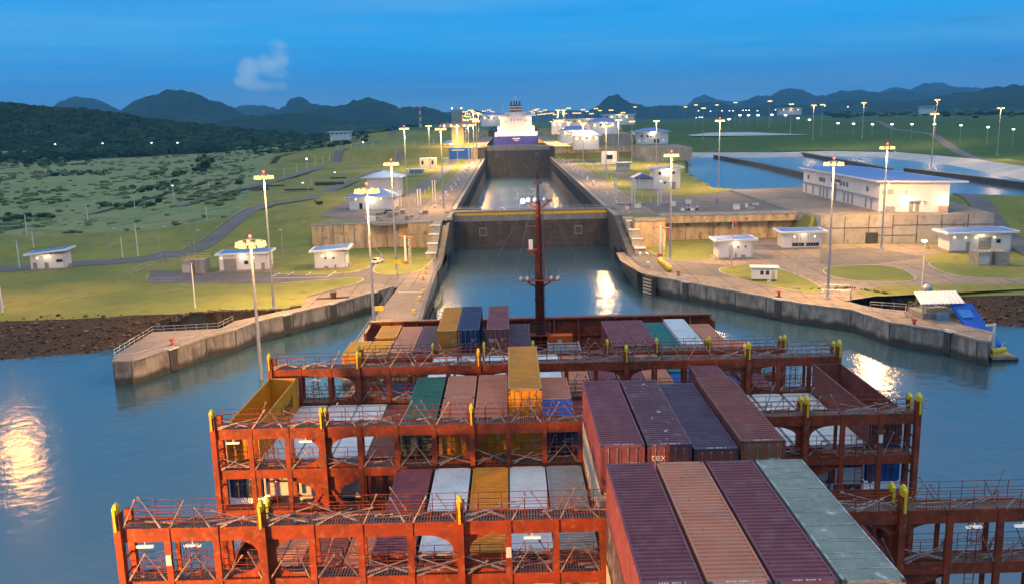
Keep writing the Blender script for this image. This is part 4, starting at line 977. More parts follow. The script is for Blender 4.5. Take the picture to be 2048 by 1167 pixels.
def shell_mesh(L_, h, roof='ribs', openroof=False):
    m = MB(); w_ = CW / 2; y0, y1 = .16, L_ - .16; z0, z1 = .16, h - .14
    cs = corr(int((y1 - y0) / .29), y1 - y0); dep = .036
    for sx in (-1, 1):       # side walls
        v = [];
        for (t, d) in cs: x = sx * (w_ - .02 - dep * d); v += [(x, y0 + t, z0), (x, y0 + t, z1)]
        f = [(2 * i, 2 * i + 2, 2 * i + 3, 2 * i + 1) for i in range(len(cs) - 1)]
        if sx < 0: f = [q_[::-1] for q_ in f]
        m.add(v, f)
        if openroof:
            v = [(p[0] - sx * .05, p[1], p[2]) for p in v]; m.add(v, [q_[::-1] for q_ in f])
    ce = corr(9, CW - .3)     # far end
    v = []
    for (t, d) in ce: v += [(-w_ + .15 + t, L_ - .02 - dep * d, z0), (-w_ + .15 + t, L_ - .02 - dep * d, z1)]
    f = [(2 * i, 2 * i + 1, 2 * i + 3, 2 * i + 2) for i in range(len(ce) - 1)]; m.add(v, f)
    if openroof:
        m.add([(p[0], p[1] - .05, p[2]) for p in v], [q_[::-1] for q_ in f])
        m.box(-w_ + .1, w_ - .1, .1, L_ - .1, .12, .2); 
    else:
        if roof == 'ribs':
            cr = corr(int(L_ / .34), L_ - .5); v = []
            for (t, d) in cr: z = h - .012 - .07 * d; v += [(-w_ + .11, .25 + t, z), (w_ - .11, .25 + t, z)]
            m.add(v, [(2 * i, 2 * i + 1, 2 * i + 3, 2 * i + 2) for i in range(len(cr) - 1)])
        else:
            n = 8
            for i in range(n):
                a = .25 + (L_ - .5) * i / n; b_ = .25 + (L_ - .5) * (i + 1) / n; m.box(-w_ + .11, w_ - .11, a + .012, b_ - .012, h - .05, h - .014)
            m.box(-w_ + .11, w_ - .11, .25, L_ - .25, h - .07, h - .045)
        for ya, yb in ((.06, .25), (L_ - .25, L_ - .06)): m.box(-w_ + .11, w_ - .11, ya, yb, h - .05, h - .008)
    return m
def frame_mesh(L_, h):
    m = MB(); w_ = CW / 2
    for sx in (-1, 1):
        a, b = sorted((sx * w_, sx * (w_ - .11))); m.box(a, b, .16, L_ - .16, h - .15, h); m.box(a, b, .16, L_ - .16, 0, .16)
        a, b = sorted((sx * w_, sx * (w_ - .14)))
        for ya, yb in ((.002, .16), (L_ - .16, L_ - .002)): m.box(a + .002, b - .002, ya, yb, .12, h - .12)
    for ya, yb in ((.01, .1), (L_ - .1, L_ - .01)): m.box(-w_ + .14, w_ - .14, ya, yb, h - .12, h - .005); m.box(-w_ + .14, w_ - .14, ya, yb, 0, .15)
    return m
def proto(L_, h, kind):
    k = (L_, h, kind)
    if k in PROTO: return PROTO[k]
    d = {}
    d['shell'] = shell_mesh(L_, h, 'flat' if kind in ('reefer', 'flat') else 'ribs', kind == 'open').data('shell', [CM['mauve']])
    d['frame'] = frame_mesh(L_, h).data('frame', [CM['mauve']])
    c_ = MB().box(-.09, .09, -.09, .09, -.06, .06).data('corner_casting', [steel_dark]); d['casting'] = c_
    # door leaf: recessed corrugated panel, hinged edge at x=0, opening width 1.07
    m = MB(); W = 1.08; H_ = h - .27
    m.box(0, W, .03, .07, 0, H_)
    for i in range(4): z = H_ * (.06 + i * .235); m.box(.07, W - .07, .012, .031, z, z + H_ * .17)
    d['door'] = m.data('door', [CM['mauve']])
    m = MB(); m.bar((0, -.025, .02), (0, -.025, H_ - .02), .045, n=6)
    for z in (.12, .9, H_ - .9, H_ - .12): m.box(-.06, .06, -.045, .02, z - .03, z + .03)
    m.box(-.02, .30, -.06, -.03, 1.0, 1.05); d['bar'] = m.data('locking_bar', [barm])
    m = MB(); m.box(-1.0, 1.0, .01, .05, H_ * .38, H_ * .97); d['unit'] = m.data('machinery_recess', [steel_dark])
    m = MB(); m.box(-1.08, 1.08, .0, .04, 0, H_ * .35)
    m.box(-1.08, -1.0, 0, .04, H_ * .35, H_); m.box(1.0, 1.08, 0, .04, H_ * .35, H_); m.box(-1, 1, 0, .04, H_ * .965, H_); d['panel'] = m.data('end_panel', [CM['white']])
    m = MB(); m.box(-.85, -.25, -.02, .012, H_ * .62, H_ * .9); m.box(.2, .75, -.03, .012, H_ * .42, H_ * .58); m.sphere((.42, 0, H_ * .78), .2, 0, 10, 6, (1, .3, 1)); m.box(-.8, .1, -.02, .012, H_ * .43, H_ * .52); d['fan'] = m.data('cooling_machinery', [galv])
    PROTO[k] = d; return d
def recolor(o, m):
    for s in o.material_slots: s.link = 'OBJECT'; s.material = m
def text_mesh(cu, parent, loc, rot):
    t = link('tmp', cu); dg = bpy.context.evaluated_depsgraph_get(); me = bpy.data.meshes.new_from_object(t.evaluated_get(dg)); bpy.data.objects.remove(t); me.name = 'lettering'
    return link('lettering', me, parent, loc, rot=rot)
def container(label, col, c0, y0, ztop, L_=12.19, h=2.75, kind='dry', doorcol=None, text=None, group=None, detail=2, dirty=None, x=None):
    xc = (EX[c0] + EX[c0 + 1]) / 2 if x is None else x; d = proto(L_, h, kind)
    r = thing({'dry': 'shipping_container', 'open': 'open_top_container', 'reefer': 'refrigerated_container', 'flat': 'shipping_container'}[kind], label, 'container', (xc, y0, ztop - h), 0, group)
    for nme in ('shell', 'frame'):
        o = link(nme, d[nme], r); recolor(o, CM[col])
    dm = CM[doorcol or col]; H_ = h - .27
    if detail:
        for sx in (-1, 1):
            for yy in (.09, L_ - .09): link('corner_casting', d['casting'], r, (sx * (CW / 2 - .088), yy, h - .055))
    if kind == 'reefer':
        u = link('end_panel', d['panel'], r, (0, 0, .14)); u2 = link('machinery_recess', d['unit'], r, (0, 0, .14)); link('cooling_machinery', d['fan'], u2)
    else:
        for sx in (-1, 1):
            o = link('door', d['door'], r, (0 if sx > 0 else -1.085, 0, .14)); recolor(o, dm)
            if detail:
                for t in (.3, .78): link('locking_bar', d['bar'], o, (t, 0, 0))
    if text:
        for (s, x, z, size) in text:
            cu = bpy.data.curves.new('lettering', 'FONT'); cu.body = s; cu.size = size; cu.extrude = .004; cu.materials.append(paint_w); cu.align_x = 'LEFT'
            text_mesh(cu, r, (x, -.02, z), (R(90), 0, 0))
    if col == 'tarp':
        sm_ = MB()
        for yy in np.arange(.9, L_ - .4, 1.27): sm_.box(-1.1, 1.1, yy, yy + .05, h - .008, h + .004)
        for sx in (-1, 1): sm_.box(*sorted((sx * 1.12, sx * 1.2)), .1, L_ - .1, h + .001, h + .012)
        sm_.build('roof_seam', [mat('worn_white', (.42, .44, .41), .8, col2=(.19, .23, .21), scale=2.0, lo=.42, hi=.58)], r)
    if detail > 1:      # rows of small stencilled marks on the roof end and on the right door
        mk = MB(); q_ = random.Random(int(xc * 100) + int(y0))
        if kind != 'open':
            xx = -.5
            for i in range(11):
                wd_ = q_.uniform(.04, .075)
                if i not in (4, 9): mk.box(xx, xx + wd_, .11, .20, h - .006, h - .002)
                xx += .1
        if kind == 'dry':
            for row, (za, n) in enumerate(((H_ * .66, 9), (H_ * .58, 5))):
                xx = .35
                for i in range(n):
                    if i != 4: mk.box(xx, xx + .045, .004, .01, za, za + .1)
                    xx += .068
            for za in (H_ * .5, H_ * .46, H_ * .42): mk.box(.66, .92, .004, .01, za, za + .025)
            mk.build('stencil_marks', [paint_w], r)
    return r
B1, B2, B3, B4, B5 = 30.75, 45.62, 60.65, 75.9, 92.7
K = container
MV = 'mauve ribbed container, '
# near bay (right of centre)
K('dark mauve ribbed container, nearest row, at the left edge of the tall stack', 'mauve', 10, B1, 26.85)
K('salmon brown worn container in the nearest row between two mauve ones', 'salmon', 11, B1, 26.85)
K('purple mauve ribbed container in the nearest row beside the grey green one', 'mauve', 12, B1, 26.85)
K('weathered grey green container with white scrapes, nearest row, right end', 'tarp', 13, B1, 26.85, kind='flat')
for t, (cl, nm) in enumerate((('slate', 'dark slate'), ('cream', 'cream'), ('maroon', 'maroon'))):
    K(f'{nm} container in tier {t+2} under the nearest tall stack, left edge', cl, 10, B1, 26.85 - 2.77 * (t + 1), detail=1)
for c_ in (11, 12, 13):
    K(('maroon', 'brown', 'grey')[c_ - 11] + ' container hidden under the top tier of the nearest stack', ('maroon', 'brown', 'grey')[c_ - 11], c_, B1, 26.85 - 2.77, detail=0)
for c_, t in ((11, 2), (12, 2), (13, 2), (13, 3), (11, 3), (12, 3)):
    K('low container deep inside the nearest tall stack', 'maroon', c_, B1, 26.85 - 2.77 * t, detail=0, group='containers inside the nearest stack')
# second bay, tall part
K('dull mauve container of the second row, left edge of the tall stack', 'mauve', 10, B2, 26.78, text=[('tex', .0, 1.0, .42)] and None)
K('speckled dark mauve container with white tex lettering on its door', 'speckled', 11, B2, 26.76, doorcol='maroon', text=[('tex', -1.02, 1.83, .62)])
K('dark violet ridged container, a little lower than its neighbours in the second row', 'ridged', 12, B2, 26.45, doorcol='maroon')
K('red brown container with scraped white corner, right end of the tall second row', 'maroon', 13, B2, 26.85, doorcol='brown')
K('cream container under the left edge of the tall second row', 'cream', 10, B2, 26.78 - 2.77, detail=1)
K('brown container two tiers under the left edge of the tall second row', 'brown', 10, B2, 26.78 - 5.54, detail=1)
K('grey container low under the left edge of the tall second row', 'grey', 10, B2, 26.78 - 8.31, detail=0)
for c_ in (11, 12, 13):
    for t in (1, 2, 3): K('container inside the tall second row below the roofs', ('maroon', 'brown', 'navy')[t - 1], c_, B2, 26.45 - 2.77 * t, detail=0, group='containers inside the tall second row')
# second bay, lower part left of it
for c_, cl, lb in ((5, 'mauve', 'mauve container, leftmost of the five roofs behind the nearest lashing bridge'), (6, 'white', 'spotted white container between the mauve and the orange one'), (7, 'orange', 'bright orange ribbed container between two white roofs'),
                   (8, 'white', 'clean white container between the orange and the grey one'), (9, 'grey', 'pale grey ribbed container next to the tall stack')):
    K(lb, cl, c_, B2, 20.66, kind='reefer' if cl == 'white' else 'dry')
for c_, cl in ((5, 'mauve'), (6, 'navy'), (7, 'brown'), (8, 'navy'), (9, 'slate')):
    K(cl + ' container directly under the %s roof of the five behind the nearest bridge' % ('first', 'second', 'third', 'fourth', 'fifth')[c_ - 5], cl, c_, B2, 20.66 - 2.77, detail=1)
for c_, cl in ((2, 'salmon'), (3, 'maroon'), (4, 'salmon')):
    K(('short salmon', 'low maroon', 'low salmon')[c_ - 2] + ' container seen through the rounded openings of the nearest bridge, %s' % ('by the second tower', 'past the second tower', 'beside the mauve roof')[c_ - 2], cl, c_, B2, 17.6, detail=1)
for c_ in (14, 15, 16): K('low maroon container right of the tall second row, %s one from it' % ('first', 'second', 'third')[c_ - 14], 'maroon', c_, B2, 17.5, detail=0)
# third bay
K('amber open-top container with dark lettering at the left ship side', 'amber', 0, B3, 23.05, kind='open')
K('dark blue container under the amber open-top one', 'navy', 0, B3, 20.25, detail=2)
K('dark red open-top container at the right ship side', 'maroon', 18, B3, 23.2, kind='open')
K('blue container with pale door bars under the red open-top one', 'blue', 18, B3, 20.4, detail=2)
for c_, n_ in ((1, 'first'), (2, 'second'), (3, 'third')): K('white refrigerated container, %s from the amber open-top one' % n_, 'white', c_, B3, 20.5, kind='reefer', h=2.85)
for c_, n_ in ((15, 'third'), (16, 'second'), (17, 'first')): K('white refrigerated container, %s from the red open-top one' % n_, 'white', c_, B3, 20.62, kind='reefer', h=2.85)
K('mauve brown container between the white roofs and the green container', 'maroon', 4, B3, 20.4)
K('dark green container with white door bars, middle of the third row', 'green', 5, B3, 22.85, doorcol='dgreen')
K('short salmon container behind another short one, right of the green container', 'salmon', 6, B3 + 6.12, 22.9, 6.06)
K('short orange container in front of another short one, right of the green container', 'salmon', 6, B3, 22.9, 6.06, doorcol='amber')
K('long salmon container left of the raised orange one', 'salmon', 7, B3, 22.95, doorcol='amber')
K('raised orange container standing one tier above its neighbours', 'orange', 8, B3, 25.38, doorcol='amber')
K('amber container under the raised orange one', 'amber', 8, B3, 22.6)
K('short salmon container behind the bright blue one', 'salmon', 9, B3 + 6.12, 22.58, 6.06)
K('short bright blue container beside the raised orange one', 'blue', 9, B3, 22.6, 6.06, doorcol='navy')
K('mauve container low between the blue one and the tall stack', 'mauve', 10, B3, 20.3, detail=1)
for c_ in (5, 6, 7, 8, 9): K('%s container under the middle of the third row' % ('dark green', 'amber', 'brown', 'orange', 'navy')[c_ - 5], ('dgreen', 'amber', 'brown', 'orange', 'navy')[c_ - 5], c_, B3, 20.1, detail=1)
for c_ in (11, 12, 13): K('low mauve container hidden behind the tall second row', 'mauve', c_, B3, 20.3, detail=0, group='low mauve containers behind the tall row')
K('mauve container with white panel on its side, right behind the tall second row', 'mauve', 14, B3, 23.3)
K('blue container under the mauve one behind the tall second row', 'navy', 14, B3, 20.5, detail=0)
for c_ in (2, 3, 4): K('low %s container under the white and brown roofs of the third row' % ('white', 'cream', 'brown')[c_ - 2], ('white', 'cream', 'brown')[c_ - 2], c_, B3, 17.6, detail=1, kind='reefer' if c_ < 4 else 'dry')
for c_ in (15, 16, 17): K('low white refrigerated container at the right of the third row, %s from the side' % ('third', 'second', 'first')[c_ - 15], 'white', c_, B3, 17.7, detail=1, kind='reefer')
# fourth bay
for c_, n_ in ((5, 'first'), (6, 'second'), (7, 'third')): K('white roofed container of the fourth row, %s from the left' % n_, 'white', c_, B4, 20.45, kind='reefer', detail=1)
K('navy container left of the white roofs in the fourth row', 'navy', 4, B4, 17.7, detail=1); K('second navy container left of the white roofs, next to the rail', 'navy', 3, B4, 17.7, detail=1)
K('white container right of the raised orange one in the fourth row', 'white', 9, B4, 20.45, kind='reefer', detail=1); K('low white container behind the raised orange one', 'white', 8, B4, 17.8, kind='reefer', detail=0)
K('salmon container alone between white and mauve roofs of the fourth row', 'salmon', 10, B4, 20.3, detail=1)
K('mauve container of the fourth row beside the salmon one', 'mauve', 11, B4, 20.2, detail=1); K('mauve container of the fourth row beside the orange one', 'mauve', 12, B4, 20.2, detail=1)
K('pale orange container of the fourth row beside the teal one', 'salmon', 13, B4, 20.2, detail=1)
K('short teal container of the fourth row', 'teal', 14, B4 + 6.1, 20.1, 6.06, detail=1); K('short blue container in front of the teal one', 'blue', 14, B4, 19.9, 6.06, detail=1)
K('salmon container near the right end of the fourth row', 'salmon', 15, B4, 20.0, detail=1); K('low blue container near the right end of the fourth row', 'blue', 16, B4, 17.7, detail=1); K('low mauve ribbed container at the right end of the fourth row', 'mauve', 17, B4, 17.9, detail=1)
# fifth bay
K('amber short container at the left end behind the foremost bridge', 'amber', 1, B5 - 1.0, 19.9, 6.06, detail=1); K('second amber short container beside it behind the foremost bridge', 'amber', 2, B5 - 1.0, 19.9, 6.06, detail=1)
K('orange container between amber and salmon ones near the breakwater', 'orange', 2, B5 + 6.12, 20.0, 6.06, detail=1)
K('salmon container near the left end of the bow row', 'salmon', 3, B5, 19.8, detail=1); K('dark mauve container of the bow row beside the tall orange one', 'ridged', 4, B5, 19.8, detail=1)
K('tall standing amber orange container of the bow row', 'orange', 5, B5, 22.1); K('tall standing navy container of the bow row with white marks', 'navy', 6, B5, 22.15, x=-4.9)
K('tall standing mauve container of the bow row with white tex lettering', 'mauve', 7, B5, 22.15, doorcol='maroon', x=-1.65, text=[('tex', -1.02, 1.35, .75)])
for c_, cl in ((5, 'orange'), (6, 'navy'), (7, 'maroon')): K(cl + ' container under a tall one of the bow row', cl, c_, B5, 19.3, detail=0)
K('low dark mauve container of the bow row left of the mast foot', 'ridged', 8, B5, 19.8, detail=1)
K('mauve container of the bow row with orange lit side', 'mauve', 12, B5, 19.95, detail=1, x=12.1); K('mauve container of the bow row beside the teal one', 'mauve', 13, B5, 19.95, detail=1, x=14.65)
K('teal container of the bow row', 'teal', 14, B5, 19.6, detail=1, x=17.2); K('pale blue white container of the bow row, a little raised', 'white', 15, B5, 20.0, detail=1, x=19.75); K('salmon container at the right end of the bow row', 'salmon', 16, B5, 19.3, detail=1, x=22.9)
K('short salmon container in front of the right end of the bow row', 'salmon', 18, B5 - 1, 18.9, 6.06, detail=1, x=25.6)
# flat rack with grey grating
fr = thing('flat_rack', 'grey grated flat rack lying in front of the orange deck store', 'flat rack', (6.0, 93.5, 17.9))
m = MB(); m.box(-1.9, 1.9, 0, 9, -.3, 0); m.build('frame', [steel_dark], fr); m = MB()
for y in np.arange(.2, 9, .6): m.box(-1.85, 1.85, y, y + .22, .002, .08)
for x in (-1.9, 1.78): m.box(x, x + .12, 0, 9, .082, .2)
m.build('grating', [galv], fr)
fr2 = thing('deck_pedestal', 'dark support box carrying the grey flat rack', 'support', (6.0, 93.5, 14.7)); MB().box(-1.7, 1.7, .4, 8.6, 0, 2.88).build('box_body', [red_dk], fr2)
# writing on the inner side of the amber open-top container
cu = bpy.data.curves.new('lettering', 'FONT'); cu.body = 'Hapag-Lloyd'; cu.size = 1.7; cu.extrude = .004; cu.materials.append(mat('black_letter', (.02, .02, .03), .6))
am = next(o for o in bpy.data.objects if o.get('label', '').startswith('amber open-top'))
text_mesh(cu, am, (CW / 2 + .012, 1.6, .8), (R(90), 0, R(90)))

# ------------------------------------------------------------------ high masts with floodlight crowns
LAMP = {}
def mast_meshes(hgt, s, mtl, key):
    k = (round(hgt, 1), round(s, 2), mtl.name)
    if k in LAMP: return LAMP[k]
    d = {}
    m = MB(); m.bar((0, 0, 0), (0, 0, hgt), .62 * s, n=10, w2=.26 * s); m.bar((0, 0, 0), (0, 0, .35), 1.5 * s, n=10, w2=1.3 * s); d['pole'] = m.data('pole', [galv])
    m = MB(); R_ = 1.75 * s; n = 12
    for i in range(n):
        a, b = 6.2832 * i / n, 6.2832 * (i + 1) / n; m.bar((R_ * math.cos(a), R_ * math.sin(a), hgt - .5), (R_ * math.cos(b), R_ * math.sin(b), hgt - .5), .12 * s)
    for i in range(4):
        a = 6.2832 * i / 4; m.bar((0, 0, hgt - .1), (R_ * math.cos(a), R_ * math.sin(a), hgt - .5), .1 * s)
    d['crown_ring'] = m.data('crown_ring', [galv])
    m = MB(); q = .43 * s; m.add([(-q, -q * .8, -q), (q, -q * .8, -q), (q, q * .8, -q), (-q, q * .8, -q), (-q * .55, -q * .5, q * .6), (q * .55, -q * .5, q * .6), (q * .55, q * .5, q * .6), (-q * .55, q * .5, q * .6)],
        [(0, 3, 2, 1), (4, 5, 6, 7), (0, 1, 5, 4), (1, 2, 6, 5), (2, 3, 7, 6), (3, 0, 4, 7)]); d['floodlight'] = m.data('floodlight', [mtl])
    d['beacon'] = MB().sphere((0, 0, 0), .22 * s, 0, 6, 4).data('beacon', [em_red])
    LAMP[k] = d; return d
def high_mast(x, y, zb, hgt, label, s=1.0, mtl=None, power=0, beacon=False, nl=8, group='high lamp masts along the locks', col=(1, .55, .18), point=False):
    mtl = mtl or em_warm; d = mast_meshes(hgt, s, mtl, 0)
    r = thing('lamp_mast', label, 'lamp mast', (x, y, zb), 0, group); link('pole', d['pole'], r); ring = link('crown_ring', d['crown_ring'], r)
    for i in range(nl):
        a = 6.2832 * (i + .5) / nl; link('floodlight', d['floodlight'], ring, (1.75 * s * math.cos(a), 1.75 * s * math.sin(a), hgt - .75 * s), a + 1.57)
    if beacon: link('beacon', d['beacon'], r, (0, 0, hgt + .35))
    if power:
        if point: l = bpy.data.lights.new('mast_light', 'POINT'); l.energy = power; l.shadow_soft_size = 1.5
        else: l = bpy.data.lights.new('mast_light', 'AREA'); l.shape = 'DISK'; l.size = 7.0; l.energy = power * .55
        l.color = col; link('mast_light', l, r, (0, 0, hgt - 1.6 * s))
    return r
PW = 55000
def mast_px(px, py, ztop, zb, label, **k):
    g = G(px, py, ztop); return high_mast(g.x, g.y, zb, ztop - zb, label, **k)
g = G(523, 757, 0); high_mast(g.x, g.y, -1, 26.3, 'tall lamp mast rising out of the water left of the ship', 1.25, power=PW * .3, col=(1, .45, .1), beacon=True, mtl=em_warm2)
mast_px(733, 372, 34.2, ZQ, 'lamp mast on the guide wall just behind the ship breakwater', power=PW, beacon=True, mtl=em_warm2)
mast_px(527, 347, 34.2, ZQ, 'lamp mast on the lawn next to the garage building at the left', power=PW, beacon=True, mtl=em_warm2)
mast_px(782, 322, 34.2, ZQ, 'lamp mast on the grass island by the parked white car', power=PW, beacon=True)
mast_px(1343, 305, 34.4, ZQ, 'lamp mast on the grass island at the right lock mouth', power=PW, beacon=True)
mast_px(1668, 320, 34.4, ZQ, 'lamp mast on the quay edge in front of the big concrete block', power=PW, beacon=True)
mast_px(1775, 290, 34.7, ZQ, 'lamp mast standing against the face of the concrete block', power=PW, beacon=True, mtl=em_warm2)
high_mast(-119, 200, ZQ, 30, 'lamp mast at the left picture edge on the bank lawn', power=PW * .3, col=(1, .45, .1), beacon=True, mtl=em_warm2)
high_mast(-46, 6, -1, 29, 'lamp mast standing in the water to the left of the camera', 1.25, power=PW * 9, point=True, mtl=em_warm2, col=(1, .43, .09))
mast_px(881, 254, 42.3, ZL, 'lamp mast between the left lock wall and the lockside road', power=PW, beacon=True)
mast_px(808, 254, 42.3, ZL, 'lamp mast beside the small flat-roofed hut on the left platform', power=PW, beacon=True)
mast_px(857, 250, 42.0, ZL, 'lamp mast behind the white cube building on the left platform', power=PW)
mast_px(1440, 238, 42.5, ZL, 'lamp mast at the near edge of the blue basin', power=PW, beacon=True)
mast_px(1870, 225, 42.8, ZL, 'lamp mast between the two right basins behind the large building', power=PW, beacon=True)
mast_px(1313, 240, 41.8, ZL, 'lamp mast in front of the blue-roofed building by the first basin', power=PW)
def far_mast(px, py, Y, label, hgt=30, s=1.0, mtl=None, power=0, nl=6, group='far lamp masts towards the horizon', col=(1, .60, .25)):
    p = D(px, py, Y); return high_mast(p.x, Y, p.z - hgt, hgt, label, s, mtl, power, False, nl, group, col)
for px, py, Y, pw in ((1212, 249, 430, 1), (1237, 238, 560, 1), (1264, 241, 610, 0), (1166, 245, 640, 1), (1137, 243, 760, 1), (1118, 242, 820, 1), (1200, 220, 1050, 0), (1174, 222, 1150, 0)):
    far_mast(px, py, Y, 'lamp mast on the right platform %s' % {1212: 'over the small white cabin', 1237: 'left of the hip-roofed building', 1264: 'at the corner of the concrete block', 1166: 'before the lit hall roof', 1137: 'over the yellow lit hut', 1118: 'next to the blue stern', 1200: 'over the far hall ridge', 1174: 'at the left end of the far hall ridge'}[px], s=1.0, power=PW * pw * (1.6 if Y > 600 else 1), nl=8)
fl = 'distant lamp mast in the glittering row left of the ship ahead'
for px, py, Y in ((910, 230, 900), (925, 230, 950), (936, 231, 1000), (965, 230, 1350), (971, 231, 1400), (976, 230, 1450), (978, 219, 1700), (984, 222, 1800), (988, 224, 1900), (994, 227, 2000), (941, 219, 1150), (950, 226, 1280), (960, 227, 1330), (930, 222, 1200), (935, 226, 1180), (968, 221, 1600), (974, 226, 1700), (981, 229, 1500), (920, 236, 850), (930, 238, 880), (946, 236, 900), (952, 240, 800)):
    far_mast(px, py, Y, fl, s=1.7, nl=6, group='lamp row left of the ship ahead')
for px, py, Y, lb in ((913, 251, 620, 'under the control tower'), (936, 249, 640, 'above the blue containers at the lock wall'), (946, 248, 700, 'right of the blue containers at the lock wall')):
    far_mast(px, py, Y, 'lamp mast ' + lb, s=1.0, nl=6, power=PW * 1.6)
for px, py, Y, lb in ((946, 222, 800, 'left of the ship ahead, nearer one'), (956, 225, 880, 'left of the ship ahead, farther one'), (1116, 219, 800, 'right of the ship ahead, left one'), (1127, 219, 860, 'right of the ship ahead, right one')):
    far_mast(px, py, Y, 'tall lamp mast by the farther gate ' + lb, s=1.0, nl=8, power=PW * 4, col=(1, .48, .12))
fl = 'distant lamp mast in the glittering row right of the ship ahead'
for px, py, Y in ((1063, 222, 1900), (1069, 219, 1800), (1075, 217, 1700), (1081, 222, 1650), (1086, 227, 1500), (1095, 226, 1450), (1104, 225, 1400), (1137, 215, 1300), (1149, 225, 1500), (1158, 225, 1500), (1072, 220, 1850), (1078, 228, 1600), (1110, 228, 1500), (1066, 225, 1700), (1090, 219, 1650), (1130, 226, 1500), (1166, 218, 1500), (1183, 226, 1400), (1192, 216, 1500), (1222, 219, 1400), (1246, 224, 1400)):
    far_mast(px, py, Y, fl, s=1.7, nl=6, group='lamp row right of the ship ahead')
for px, py, Y, lb in ((1270, 213, 1300, 'behind the far hall'), (1371, 213, 1300, 'over the green embankment, first from the left'), (1392, 209, 1200, 'over the green embankment, second from the left'), (1407, 215, 850, 'beside the upper basin'), (1434, 209, 1250, 'over the green embankment behind the upper basin'),
                      (1471, 204, 1150, 'at the left end of the embankment road'), (1540, 201, 1000, 'at the crest of the embankment road'), (1583, 207, 900, 'on the embankment right of the crest'), (1628, 209, 760, 'left of a close pair on the embankment'), (1645, 208, 840, 'right of a close pair on the embankment'),
                      (1728, 204, 760, 'on the embankment above the large building'), (1875, 198, 720, 'directly behind the basin mast'), (2002, 214, 560, 'on the road near the right picture edge')):
    far_mast(px, py, Y, 'lamp mast ' + lb, s=1.0 if Y < 900 else 1.15, nl=6, power=PW * .5 if Y < 800 else 0)
SL = {}
def small_lamp(px, py, Y, hgt=9, label='short street lamp with white light on the embankment road', group='white street lamps on the embankment', sz=.8):
    p = D(px, py, Y); r = thing('street_lamp', label, 'street lamp', (p.x, Y, p.z - hgt), 0, group)
    if 'p' not in SL:
        SL['p'] = MB().bar((0, 0, 0), (0, 0, 1), .3, n=6, w2=.2).data('pole', [galv]); SL['h'] = MB().sphere((0, 0, 0), 1, 0, 8, 5, (1.3, .9, .6)).data('lamp_head', [em_white])
    o = link('pole', SL['p'], r); o.scale = (1, 1, hgt); o = link('lamp_head', SL['h'], r, (0, 0, hgt)); o.scale = (sz,) * 3; return r
for px, py in ((1544, 230), (1571, 231), (1596, 237), (1619, 240), (1676, 247), (1707, 248), (1745, 249), (1784, 249), (1824, 249), (1869, 249), (1922, 251), (1976, 255), (2027, 259), (1480, 231), (1497, 231), (1516, 231), (1458, 239)):
    Y = float(np.interp(px, [1458, 1600, 1700, 1850, 2048], [1000, 950, 800, 640, 520])); small_lamp(px, py, Y, 11, sz=.85 * Y / 640)
for px, py in ((1397, 222), (1421, 223), (1444, 222), (1459, 222), (1466, 222), (1486, 221), (1492, 221), (1498, 221), (1515, 222), (1551, 220), (1590, 219), (1392, 236), (1399, 235), (1404, 235), (1650, 212), (1696, 214)):
    small_lamp(px, py, 2300, 12, 'tiny white light far behind the embankment', 'tiny lights behind the embankment', 1.3)
for px, py in ((110, 289), (160, 289), (205, 287), (303, 286), (355, 286)): small_lamp(px, py, 1175, 12, 'small light in front of the forest edge', 'lights along the forest edge', .9)

# ------------------------------------------------------------------ street posts on the left
def arm_lamp(bx, by, hx, hy, z, label, lit=False):
    b = G(bx, by, z); b.z = H(b.x, b.y); t = D(hx, hy, b.y); hgt = max(3, t.z - b.z); dx = t.x - b.x
    r = thing('street_lamp', label, 'street lamp', b, 0, 'street lamps along the access road'); m = MB(); m.bar((0, 0, -.2), (0, 0, hgt - .9), .26, n=8, w2=.17)
    m.bar((0, 0, hgt - .9), (dx * .35, 0, hgt - .25), .14); m.bar((dx * .35, 0, hgt - .25), (dx, 0, hgt), .13); m.build('pole', [galv], r)
    MB().box(dx - .55, dx + .3, -.2, .2, hgt - .05, hgt + .12).build('lamp_head', [em_white if lit else paint_w], r)
for i, a in enumerate(((221, 520, 229, 457, 'beside the road bend nearest the white shed'), (322, 517, 329, 453, 'at the road fork'), (382, 504, 362, 445, 'leaning left at the road fork'), (391, 512, 396, 461, 'next to the concrete pit with yellow rails'), (567, 526, 562, 460, 'behind the garage building'), (694, 381, 670, 345, 'on the hill road by the black pipes'), (618, 409, 606, 366, 'lower on the hill road'))):
    arm_lamp(*a[:4], ZQ if i < 5 else 10, 'curved grey street lamp ' + a[4], i > 4)
for bx, by, tx, ty, lb in ((39, 531, 35, 482, 'just left of the white shed'), (68, 500, 64, 463, 'behind the white shed'), (55, 478, 49, 430, 'at the far left near the gravel track'), (245, 511, 241, 474, 'short one by the road'), (276, 508, 272, 448, 'thin one by the road bend'), (177, 451, 173, 408, 'beside the gravel track at the left'), (271, 430, 268, 391, 'with cross arm beside the gravel track'),
                           (349, 413, 345, 372, 'lit white beside the gravel track'), (420, 400, 416, 363, 'standing on a dark mound'), (480, 387, 478, 355, 'near the stacked pipes'), (416, 463, 414, 415, 'thin one at the hill road'), (5, 618, 0, 560, 'at the left picture edge'), (390, 610, 378, 528, 'thin tall one on the near lawn'), (624, 398, 620, 358, 'by the pile of black pipes')):
    b = G(bx, by, 5); b.z = H(b.x, b.y); t = D(tx, ty, b.y); hg = max(3, t.z - b.z); r = thing('lamp_post', 'pale post ' + lb, 'post', b, 0, 'pale posts on the left plain')
    MB().bar((0, 0, -.3), (0, 0, hg), .38, n=8, w2=.26).build('pole', [paint_w], r); MB().box(-.3, .3, -.15, .15, hg, hg + .3).build('lamp_head', [em_white if 'lit' in lb else galv], r)
